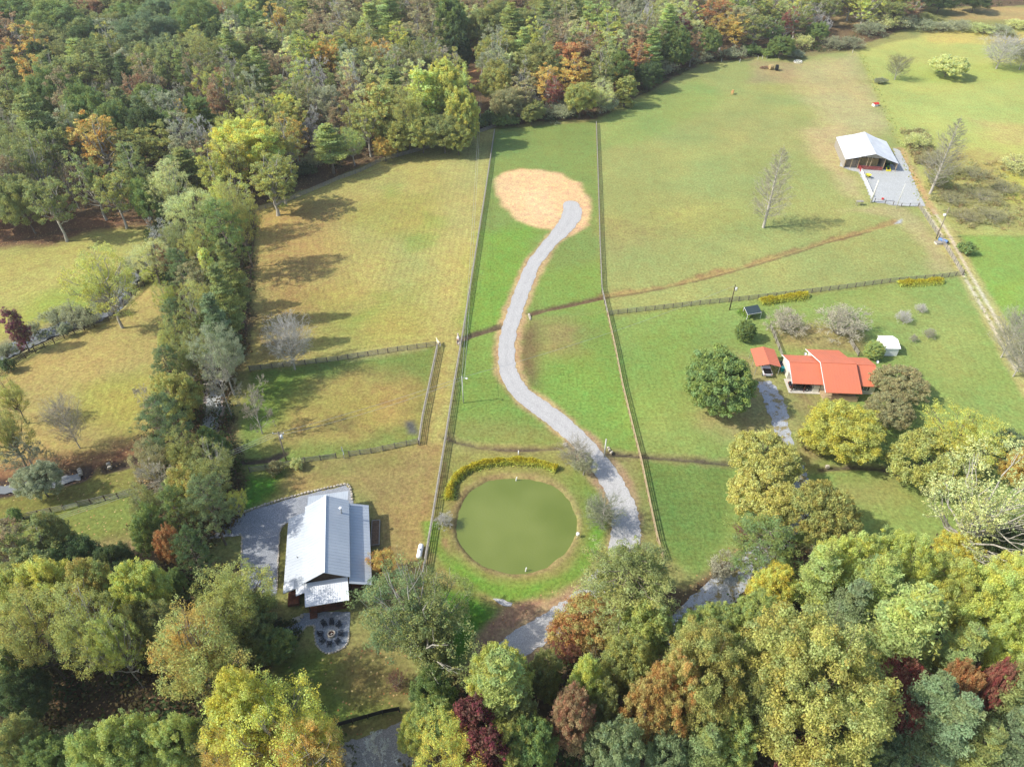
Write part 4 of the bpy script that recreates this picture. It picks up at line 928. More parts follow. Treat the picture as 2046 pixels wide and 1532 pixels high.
# grill or bench dark thing by the small tree right of the grey house
gr = thing('patio_grill', 'black grill under the small yellow tree by the raised bed', 'grill', P(762, 1142), .2)
MB().box(-.6, -.35, .5, .6, .35, 1.0).build('firebox', M['black'], gr, False, .06)
MB().box(-.6, -.36, 1.002, .6, .36, 1.2).build('lid', M['tyre'], gr, False, .08)
for x in (-.5, .5):
    for y in (-.28, .28): MB().bar((x, y, 0), (x, y, .5), .06, .06).build('leg', M['black'], gr)
# distant roof at the top edge
db = thing('far_cabin', 'dark far cabin with pinkish roof at the top edge of the woods', 'house', P(1704, 8), math.radians(-15))
MB().box(-7, -4, 0, 7, 4, 3).build('wall', M['wood_dark'], db)
roof_part('roof', mat('dusty_roof', (.42, .30, .28), .7), db, [((-8, 0, 5.5), (8, 0, 5.5), (8, -5, 3), (-8, -5, 3)), ((-8, .01, 5.5), (8, .01, 5.5), (8, 5, 3), (-8, 5, 3))])
# ---------------------------------------------------------------- animals
def quadruped(name, label, cat, loc, rz, coat, mane=None, s=1.0, cow=False, graze=True):
    t = thing(name, label, cat, loc, rz)
    V = [(0, 0, 1.15), (.45, 0, 1.2), (-.5, 0, 1.18), (-.78, 0, 1.12), (.75, 0, 1.22)]; R = [.30, .31, .32, .24, .22]; E_ = [(0, 1), (0, 2), (2, 3), (1, 4)]
    hd = [(1.05, 0, 1.1 if graze else 1.55), (1.3, 0, .75 if graze else 1.75), (1.42, 0, .45 if graze else 1.68), (1.55, 0, .2 if graze else 1.5)]
    hr = [.17, .13, .13, .08] if not cow else [.2, .16, .15, .11]; prev = 4
    for p, r_ in zip(hd, hr): V.append(p); R.append(r_); E_.append((prev, len(V) - 1)); prev = len(V) - 1
    for sx, sy in ((.62, .17), (.62, -.17)):
        for p, r_ in (((sx, sy, .95), .15), ((sx + .02, sy, .55), .085), ((sx, sy, .12), .06), ((sx + .05, sy, .03), .075)):
            V.append(p); R.append(r_); E_.append((4 if p[2] == .95 else len(V) - 2, len(V) - 1))
    for sy in (.18, -.18):
        for p, r_ in (((-.68, sy, .95), .19), ((-.55, sy, .72), .12), ((-.80, sy, .48), .08), ((-.74, sy, .12), .06), ((-.69, sy, .03), .075)):
            V.append(p); R.append(r_); E_.append((3 if p[2] == .95 else len(V) - 2, len(V) - 1))
    me = bpy.data.meshes.new('body'); me.from_pydata([tuple(c * s for c in v) for v in V], E_, []); o = link('body', me, None, t)
    sk = o.modifiers.new('skin', 'SKIN'); 
    for i, r_ in enumerate(R): me.skin_vertices[0].data[i].radius = (r_ * s, r_ * s) if me.skin_vertices else (r_, r_)
    me.skin_vertices[0].data[0].use_root = True; o.modifiers.new('sub', 'SUBSURF').levels = 2; o.modifiers['sub'].render_levels = 2
    me.materials.append(coat)
    MB().tube([(-.98 * s, 0, 1.2 * s), (-1.08 * s, 0, .95 * s), (-1.05 * s, 0, .5 * s)], [.05 * s, .06 * s, .03 * s], 6).build('tail', mane or coat, t)
    if not cow: MB().bar((.75 * s, 0, 1.42 * s), (1.15 * s, 0, 1.0 * s if graze else 1.85 * s), .05 * s, .14 * s).build('mane', mane or coat, t)
    for sy in (-1, 1): h_ = hd[1]; MB().bar((h_[0] * s, sy * .09 * s, (h_[2] + .1) * s), ((h_[0] + .02) * s, sy * .17 * s, (h_[2] + .25) * s), .06 * s, .03 * s).build('ear', coat, t)
    return t
bpy.context.view_layer.update()
CREAM = mat('cream_coat', (.72, .62, .42), .8, var=.08); PINTO = mat('pinto_coat', (.20, .07, .03), .7, col2=(.80, .76, .70), scale=1.6, detail=1); TANC = mat('tan_coat', (.62, .36, .15), .8)
quadruped('horse', 'cream horse standing at the paddock fence corner', 'horse', P(877, 691), math.radians(120), CREAM, M['white'], .9, graze=False)
quadruped('horse', 'brown and white horse standing close to the long fence', 'horse', P(916, 688), math.radians(95), PINTO, M['white'], 1.15, graze=False)
quadruped('cow', 'lone tan cow grazing in the big pasture', 'cow', P(1463, 189), math.radians(60), TANC, None, 1.25, True)
# ---------------------------------------------------------------- vegetation prototypes
def unit(v): return v / np.maximum(np.linalg.norm(v, axis=-1, keepdims=True), 1e-6)
def leaves(rng, C, Nrm, size, aspect=.6, lv=None):
    n = len(C); t = unit(np.cross(Nrm, rng.normal(size=(n, 3)))); b = np.cross(unit(Nrm), t)
    s = (size * rng.uniform(.45, 1.4, (n, 1))); a = s * aspect
    V = np.stack([C + t * s, C + b * a, C - t * s, C - b * a], 1).reshape(-1, 3)
    return V, np.repeat(lv, 4, 0)
def leaf_obj(name, parts):
    V = np.concatenate([p[0] for p in parts]); A = np.concatenate([p[1] for p in parts])
    me = fast_mesh(name, V, np.arange(len(V)).reshape(-1, 4))
    at = me.attributes.new('lv', 'FLOAT_COLOR', 'POINT'); at.data.foreach_set('color', np.concatenate([A, np.ones((len(A), 1))], 1).astype(np.float32).ravel())
    return me
def clump_leaves(rng, centres, radii, per, size, flat=.75, aspect=.6, up=.35):
    out = []
    for c, r in zip(centres, radii):
        k = max(8, int(per * (r ** 2))); d = unit(rng.normal(size=(k, 3))); u = rng.random((k, 1)) ** .35
        lump = 1 + .22 * np.sin(d[:, :1] * 5 + c[0]) * np.sin(d[:, 1:2] * 5 + c[1])
        p = c + d * u * r * lump * np.array([1, 1, flat]); nr = unit(d * .7 + np.array([0, 0, up]) + rng.normal(size=(k, 3)) * .55)
        lv = np.stack([rng.random(k), np.full(k, rng.random()), np.full(k, c[2] / 20)], 1)
        out.append(leaves(rng, p, nr, size, aspect, lv))
    return out
def tube_np(parts, pts, rad, n=5):
    pts = np.asarray(pts, float); m = len(pts); d = unit(np.gradient(pts, axis=0)); up = np.where(np.abs(d[:, 2:3]) > .9, [[1., 0, 0]], [[0, 0, 1.]])
    x = unit(np.cross(d, up)); y = np.cross(x, d); a = np.arange(n) * 2 * math.pi / n
    V = (pts[:, None] + (x[:, None] * np.cos(a)[None, :, None] + y[:, None] * np.sin(a)[None, :, None]) * np.asarray(rad)[:, None, None]).reshape(-1, 3)
    F = [(i * n + k, i * n + (k + 1) % n, (i + 1) * n + (k + 1) % n, (i + 1) * n + k) for i in range(m - 1) for k in range(n)]
    parts.append((V, np.array(F)))
def tubes_mesh(name, parts):
    o = 0; Vs = []; Fs = []
    for V, F in parts: Vs.append(V); Fs.append(F + o); o += len(V)
    return fast_mesh(name, np.concatenate(Vs), np.concatenate(Fs), True)
def limb(rng, a, b, r0, r1, k=5, sag=.12):
    a = np.array(a, float); b = np.array(b, float); L_ = np.linalg.norm(b - a); t = np.linspace(0, 1, k)[:, None]
    p = a + (b - a) * t; p[:, 2] -= (np.sin(t[:, 0] * math.pi) * sag * L_); p[1:-1] += rng.normal(size=(k - 2, 3)) * L_ * .035
    return p, np.linspace(r0, r1, k)
PROTO = {}
def add_proto(kind, h, r, trunk, crown, cz): PROTO.setdefault(kind, []).append((h, r, trunk, crown, cz))
def sphere_dirs(rng, n, zmin=-.5):
    i = np.arange(n) + .5; z = 1 - (1 - zmin) * i / n; ph = i * 2.39996 + rng.uniform(0, 6); r = np.sqrt(1 - z * z)
    d = np.stack([r * np.cos(ph), r * np.sin(ph), z], 1); return unit(d + rng.normal(size=d.shape) * .12)
def broad(kind, seed, h, r, base, nc, cr, per, size, limbs=10, pale=False, zmin=-.55, inner=.25, irregular=.16, flat=.75, sub=True):
    rng = np.random.default_rng(seed); cz = (h + base) / 2; rz = (h - base) / 2 - cr * .5
    d = sphere_dirs(rng, nc, zmin); lob = 1 + irregular * np.sin(d[:, 0] * 3.1 + seed) + irregular * np.cos(d[:, 1] * 3.7 - seed * 2) + rng.normal(size=nc) * .05
    C = d * np.array([r - cr * .7, r - cr * .7, rz]) * lob[:, None] + [0, 0, cz]
    ni = int(nc * inner); ci = unit(rng.normal(size=(ni, 3))) * np.array([r, r, rz]) * rng.uniform(.25, .65, (ni, 1)) + [0, 0, cz]
    CC = np.concatenate([C, ci]); R = cr * rng.uniform(.65, 1.3, len(CC))
    if sub:      # break each clump into sprays
        cs, rs = [], []
        for c, q in zip(CC, R):
            k = 6; dd = unit(rng.normal(size=(k, 3)) + [0, 0, .2]); cs += list(c + dd * q * rng.uniform(.5, 1.2, (k, 1))); rs += list(q * rng.uniform(.28, .62, k))
        cs += list(CC); rs += list(R * .8); CC2, R2 = np.array(cs), np.array(rs)
    else: CC2, R2 = CC, R
    me = leaf_obj('crown', clump_leaves(rng, CC2, R2, per, size, flat))
    T = []; lean = rng.normal(size=2) * .02 * h
    top = np.array([lean[0], lean[1], cz + rz * .35]); p, q = limb(rng, (0, 0, -.3), top, .0155 * h + .05, .08, 7, 0); p[1:-1] = p[1:-1] * .25 + .75 * np.linspace(0, 1, 7)[1:-1, None] * (top - [0, 0, -.3]) + [0, 0, -.225]; q[0] *= 1.25; tube_np(T, p, q, 7)
    for j in range(limbs):
        c = C[int(j * len(C) / limbs + rng.integers(0, 3)) % len(C)]; z0 = base * .75 + (c[2] - base) * rng.uniform(.15, .5); z0 = min(max(z0, base * .6), top[2] * .95)
        a = np.array([lean[0] * z0 / top[2], lean[1] * z0 / top[2], z0]); p, q = limb(rng, a, c, .010 * h + .02, .035, 6, .08); tube_np(T, p, q, 5)
        for s_ in range(3):
            c2 = c + rng.normal(size=3) * cr * .9; m = p[rng.integers(2, 5)]; p2, q2 = limb(rng, m, c2, .05, .025, 4, .05); tube_np(T, p2, q2, 4)
    add_proto(kind, h, r, tubes_mesh('trunk', T), me, cz / h)
for s_ in range(3): broad('broad', 10 + s_, 15, 6.5, 2.2, 95, 1.3, 170, .15, irregular=.10 + .03 * s_)
for s_ in range(2): broad('oak', 20 + s_, 20, 9.5, 4, 105, 1.75, 170, .15, irregular=.12)
for s_ in range(4): broad('tall', 30 + s_, 25, 5.0, 8, 60, 1.05, 62, .22, limbs=22, irregular=.38, zmin=-.95, inner=.35)
for s_ in range(3): broad('sparse', 40 + s_, 21, 7.5, 6, 95, 1.3, 58, .14, limbs=26, irregular=.22, zmin=-.8, inner=.4)
for s_ in range(2): broad('shrub', 50 + s_, 3.2, 2.6, .2, 30, .8, 120, .17, limbs=5, irregular=.15, zmin=-.3)
for s_ in range(2): broad('dome', 55 + s_, 9, 6.5, .6, 130, 1.0, 150, .155, limbs=12, irregular=.04, zmin=-.25, inner=.15)
for s_ in range(2): broad('dense', 58 + s_, 13, 6.2, .8, 120, 1.25, 170, .18, limbs=8, irregular=.05, zmin=-.7, inner=.15)
for s_ in range(2): broad('airy', 64 + s_, 21, 8, 6, 120, 1.1, 24, .155, limbs=34, irregular=.3, zmin=-.8, inner=.5)
broad('narrow', 60, 12, 2.8, 1.2, 50, .95, 110, .2, limbs=8, irregular=.12, zmin=-.9)
def pine(kind, seed, h, r, base, tiers, per_branch, size, up=.12, col_gap=.1):
    rng = np.random.default_rng(seed); T = []; L = []
    tube_np(T, [(0, 0, -.3), (.1, 0, h * .5), (0, .05, h * .98)], [.016 * h + .06, .010 * h, .04], 7)
    for i in range(tiers):
        f = (i + rng.uniform(-.2, .2)) / tiers; z = base + (h * .99 - base) * f; nb = rng.integers(4, 7); ln = r * (1 - f) ** .62 * (.55 + .45 * min(1, f * 5 + .35)) + .5
        a0 = rng.uniform(0, 6.28)
        for k in range(nb):
            if rng.random() < col_gap: continue
            a = a0 + k * 6.28 / nb + rng.normal() * .22; l = ln * rng.uniform(.6, 1.15); e = np.array([math.cos(a) * l, math.sin(a) * l, z + l * up])
            p, q = limb(rng, (0, 0, z), e, .05 + .012 * l, .02, 5, .04); tube_np(T, p, q, 4)
            m = int(per_branch * (l / r + .15)); t = rng.uniform(.22, 1.05, (m, 1)); w = .18 * l * (1.15 - np.abs(t - .6)) + .12
            side = np.array([-math.sin(a), math.cos(a), 0]); c = np.array([0, 0, z]) + (e - [0, 0, z]) * t + side * rng.normal(size=(m, 1)) * w + [0, 0, .12] * np.abs(rng.normal(size=(m, 1))) * np.array([[0, 0, 2.0]])
            nr = unit(rng.normal(size=(m, 3)) * .5 + [0, 0, 1]); cl = rng.random()
            L.append(leaves(rng, c, nr, size, .42, np.stack([rng.random(m), np.full(m, cl), t[:, 0]], 1)))
    add_proto(kind, h, r, tubes_mesh('trunk', T), leaf_obj('crown', L), .56)
for s_ in range(4): pine('pine', 70 + s_, 26, 5.6, 5 + s_, 19, 300, .255, .10 + .03 * s_)
pine('cone', 80, 9, 2.2, .3, 30, 260, .22, .35, 0)
def loblolly(seed, h, r, base):
    rng = np.random.default_rng(seed); T = []; cs = []; rs = []
    tube_np(T, [(0, 0, -.3), (.2, .1, h * .5), (0, 0, h * .93)], [.3, .2, .06], 7)
    for i in range(46):
        f = (i + .5) / 46; z = base + (h - base) * f ** .8; a = i * 2.4 + rng.normal() * .3; l = r * math.sqrt(max(.05, 1 - ((z - base - .32 * (h - base)) / (.72 * (h - base))) ** 2)) * rng.uniform(.6, 1.08)
        e = np.array([math.cos(a) * l, math.sin(a) * l, z + .15 * l]); p, q = limb(rng, (0, 0, z - .08 * l), e, .09, .035, 5, .06); tube_np(T, p, q, 5)
        for k in range(7):
            t = rng.uniform(.5, 1.05); cs.append(np.array([0, 0, z]) + (e - [0, 0, z]) * t + rng.normal(size=3) * [.75, .75, .3]); rs.append(rng.uniform(.45, .85))
    add_proto('loblolly', h, r, tubes_mesh('trunk', T), leaf_obj('crown', clump_leaves(rng, np.array(cs), np.array(rs), 150, .165, .6, .3, .6)), .62)
for s_ in range(3): loblolly(90 + s_, 17, 5.8, 5.0)
def bare(kind, seed, h, r, stems=1, droop=.0, twigw=.028, depth_=5, cz=.6, leafy=0, spread=.55):
    rng = np.random.default_rng(seed); T = []; TW = []
    def grow(p, d, ln, rad, dep):
        e = p + d * ln; k = 4; pts, q = limb(rng, p, e, rad, rad * .62, k, -droop * (1 if dep < 3 else 0)); 
        if dep > 2: tube_np(T, pts, q, 5 if dep > 3 else 3)
        else: TW.append((pts, np.maximum(q, twigw * .6)))
        if dep == 0: return
        for j in range(rng.integers(2, 4) + (2 if dep <= 1 else 1 if dep <= 2 else 0)):
            nd = unit(d + rng.normal(size=3) * spread + np.array([0, 0, .10 - droop])); t = rng.uniform(.45, 1.0) if j else 1.0
            grow(p + (e - p) * t, nd, ln * rng.uniform(.55, .82), rad * .55, dep - 1)
    if stems == 1:
        tube_np(T, [(0, 0, -.3), (0, 0, h * .22)], [.3, .22], 7)
        p = np.array([0, 0, h * .22])
        for i in range(1): grow(p, unit(np.array([.02, .02, 1.])), h * .26, .2, depth_ + 1)
        for i in range(11):
            a = i * 2.4 + rng.normal() * .3; z = h * (.14 + .035 * i); grow(np.array([0, 0, z * .9]), unit(np.array([math.cos(a), math.sin(a), .45 + .07 * i])), h * (.19 - .008 * i), .07, depth_ - 1)
    else:
        for i in range(stems):
            a = i * 2.4 + rng.normal() * .2; o = .25 + .9 * rng.random(); grow(np.array([0, 0, .0]), unit(np.array([math.cos(a) * o, math.sin(a) * o, 1.1])), h * .36, .075, depth_)
    # twigs as thin flat strips
    V = []; n_ = 0
    P0 = np.concatenate([p[:-1] for p, _ in TW]); P1 = np.concatenate([p[1:] for p, _ in TW]); Wd = np.concatenate([np.maximum(q[:-1], twigw) for _, q in TW])[:, None]
    s = unit(np.cross(P1 - P0, rng.normal(size=P0.shape))) * Wd
    V = np.stack([P0 - s, P0 + s, P1 + s * .8, P1 - s * .8], 1).reshape(-1, 3); lv = np.repeat(np.stack([rng.random(len(P0)), rng.random(len(P0)), rng.random(len(P0))], 1), 4, 0)
    allv = np.concatenate([V] + [t_[0] for t_ in T]); ext = np.percentile(np.linalg.norm(allv[:, :2], axis=1), 97); top = allv[:, 2].max()
    sc = np.array([r / ext, r / ext, h / top]); V = V * sc; T = [(v * sc, f) for v, f in T]
    add_proto(kind, h, r, tubes_mesh('trunk', T), leaf_obj('twigs', [(V, lv)]), cz)
for s_ in range(4): bare('bare', 100 + s_, 18, 5.5, 1, 0, .042, 6, spread=.42 + .05 * (s_ % 2))
for s_ in range(3): bare('bush', 110 + s_, 6.5, 5.0, 20, .03, .02, 5, .45)
for s_ in range(2): bare('sapling', 120 + s_, 3.2, 2.0, 4, 0, .016, 4, .55)
for s_ in range(2): bare('scrub', 130 + s_, 5, 4, 22, .02, .03, 5, .5)
broad('scrub', 132, 5, 4, .2, 70, .7, 34, .13, limbs=30, irregular=.4, zmin=-.2, inner=.6)
def bare_shaped(kind, seed, h, r, prof, z0, nb, cz, rise, tw=.02, nt=16):
    rng = np.random.default_rng(seed); T = []; A_ = []; B_ = []
    tube_np(T, [(0, 0, -.3), (.05, 0, h * .35), (0, .05, h * .7), (0, 0, h * .98)], [.014 * h + .04, .010 * h, .005 * h, .02], 6)
    for i in range(nb):
        f = (i + rng.random()) / nb; z = h * (z0 + (.94 - z0) * f); a = i * 2.4 + rng.normal() * .3; l = r * prof(f) * rng.uniform(.7, 1.1)
        e = np.array([math.cos(a) * l, math.sin(a) * l, z + l * rise * rng.uniform(.7, 1.3)]); p, q = limb(rng, (0, 0, z), e, .02 + .012 * l, .02, 6, .06); tube_np(T, p, q, 4)
        for j in range(nt):
            t = rng.uniform(.2, 1); k = min(4, int(t * 5)); s0 = p[k] + (p[k + 1] - p[k]) * (t * 5 - k); d = unit(unit(e - [0, 0, z]) + rng.normal(size=3) * .55 + [0, 0, .2]); ll = l * rng.uniform(.18, .42) + .2; s1 = s0 + d * ll; A_.append(s0); B_.append(s1)
            for m_ in range(4):
                s2 = s0 + (s1 - s0) * rng.uniform(.3, 1); A_.append(s2); B_.append(s2 + unit(d + rng.normal(size=3) * .6) * ll * rng.uniform(.3, .6))
    A_ = np.array(A_); B_ = np.array(B_); s = unit(np.cross(B_ - A_, rng.normal(size=A_.shape))) * tw
    V = np.stack([A_ - s, A_ + s, B_ + s * .6, B_ - s * .6], 1).reshape(-1, 3); lv = np.repeat(rng.random((len(A_), 3)), 4, 0)
    add_proto(kind, h, r, tubes_mesh('trunk', T), leaf_obj('twigs', [(V, lv)]), cz)
bare_shaped('conebare', 140, 24, 5.5, lambda f: (1 - f) ** .7 * min(1, .55 + 3 * f), .10, 90, .5, .75)
for s_ in range(2): bare_shaped('roundbare', 142 + s_, 12, 5.5, lambda f: math.sqrt(max(.04, 1 - (1.5 * f - .45) ** 2)), .14, 75, .5, .75)
CO = {'dg': (.062, .092, .032), 'g': (.115, .158, .042), 'bg': (.125, .165, .075), 'lg': (.20, .24, .065), 'og': (.16, .178, .055), 'ol': (.218, .222, .055), 'yg': (.265, .285, .06),
      'sy': (.275, .26, .065), 'ye': (.295, .295, .045), 'yo': (.29, .215, .045), 'ro': (.26, .185, .05), 'or': (.24, .135, .045), 'ru': (.20, .13, .065), 're': (.17, .065, .042), 'dr': (.10, .030, .026), 'br': (.19, .155, .08),
      'pg': (.165, .195, .062), 'pa': (.29, .31, .12), 'gr': (.27, .25, .18), 'gw': (.40, .39, .32), 'gs': (.19, .205, .12), 'tb': (.20, .19, .085), 'pn': (.095, .13, .05), 'pt': (.16, .075, .06)}
CN = {'sy': 'soft yellow', 'ro': 'orange brown', 'dg': 'dark green', 'g': 'green', 'bg': 'bluish green', 'lg': 'light green', 'og': 'olive green', 'ol': 'olive yellow', 'yg': 'yellow green', 'ye': 'bright yellow', 'yo': 'golden orange', 'or': 'orange',
      'ru': 'rust coloured', 're': 'red', 'dr': 'dark red', 'br': 'brownish', 'pg': 'fresh green', 'pa': 'pale yellow green', 'gr': 'grey', 'gw': 'whitish', 'gs': 'grey green', 'tb': 'tan brown', 'pn': 'deep green', 'pt': 'purplish'}
KN = {'conebare': ('bare_tree', 'tall leafless tree'), 'roundbare': ('bare_tree', 'round leafless tree'), 'airy': ('thin_crowned_tree', 'airy pale limbed tree'), 'broad': ('broadleaf_tree', 'round leafy tree'), 'oak': ('oak_tree', 'big lumpy oak'), 'tall': ('forest_tree', 'tall slender tree'), 'sparse': ('thin_crowned_tree', 'thin crowned tree'), 'shrub': ('shrub', 'leafy shrub'),
      'dome': ('domed_tree', 'low domed tree'), 'dense': ('broadleaf_tree', 'dense round tree'), 'narrow': ('narrow_tree', 'narrow upright tree'), 'pine': ('pine_tree', 'tiered pine'), 'cone': ('cedar_tree', 'dense leaning cedar'),
      'loblolly': ('pine_tree', 'tufted pine'), 'bare': ('bare_tree', 'leafless tree'), 'bush': ('bare_bush', 'leafless many stemmed bush'), 'sapling': ('sapling', 'small bare sapling'), 'scrub': ('scrub_bush', 'twiggy scrub bush')}
DEFH = {'conebare': 24, 'roundbare': 12, 'airy': 21, 'broad': 16, 'oak': 20, 'tall': 24, 'sparse': 21, 'shrub': 3, 'dome': 8, 'dense': 13, 'narrow': 11, 'pine': 26, 'cone': 9, 'loblolly': 17, 'bare': 17, 'bush': 6, 'sapling': 3, 'scrub': 4.5}
PLACED = []; DONE = []
def plant(kind, x, y, h, r, col, hv=.6, uv=None, label=None, lean=None, group=None):
    pr = PROTO[kind][int(abs(x * 7.3 + y * 3.1)) % len(PROTO[kind])]; ph, prr, tm, cm, cz = pr
    nm, kn = KN[kind]; t = thing(nm, label or '', 'bush' if kind in ('shrub', 'bush', 'scrub') else 'tree', (x, y, 0), (x * 1.7 + y * .9) % 6.283)
    t.scale = (r / prr, r / prr, h / ph)
    if lean: t.rotation_euler = (lean[0], lean[1], t.rotation_euler.z)
    pale = kind == 'airy' or kind in ('sparse', 'tall') and (int(x * 3 + y) % 3 < 2)
    key = 'pale' if pale else 'dark'; tmk = TM.setdefault((id(tm), key), None)
    if tmk is None: tmk = tm.copy(); tmk.name = 'trunk'; tmk.materials.append(M['bark_pale' if pale or (kind in ('bare', 'bush', 'sapling', 'roundbare', 'conebare')) else 'bark']); TM[(id(tm), key)] = tmk
    link('trunk', tmk, None, t)
    c = [min(.8, 2.35 * q ** 1.02) for q in CO[col]]; rr = random.Random(int(x * 100) + int(y * 10)); k = rr.uniform(.88, 1.12)
    tw = kind in ('bare', 'bush', 'sapling', 'roundbare', 'conebare')
    if tw: c = [q / 1.5 for q in c]
    o = link('twigs' if tw else 'crown', cm, M['twig' if kind in ('bare', 'bush', 'sapling') else 'leaf'], t)
    o.color = (c[0] * k * rr.uniform(.95, 1.05), c[1] * k, c[2] * k, hv)
    PLACED.append((x, y, r)); u, v = uv; DONE.append([t, kind, col, u, v, label, group]); return t
TM = {}
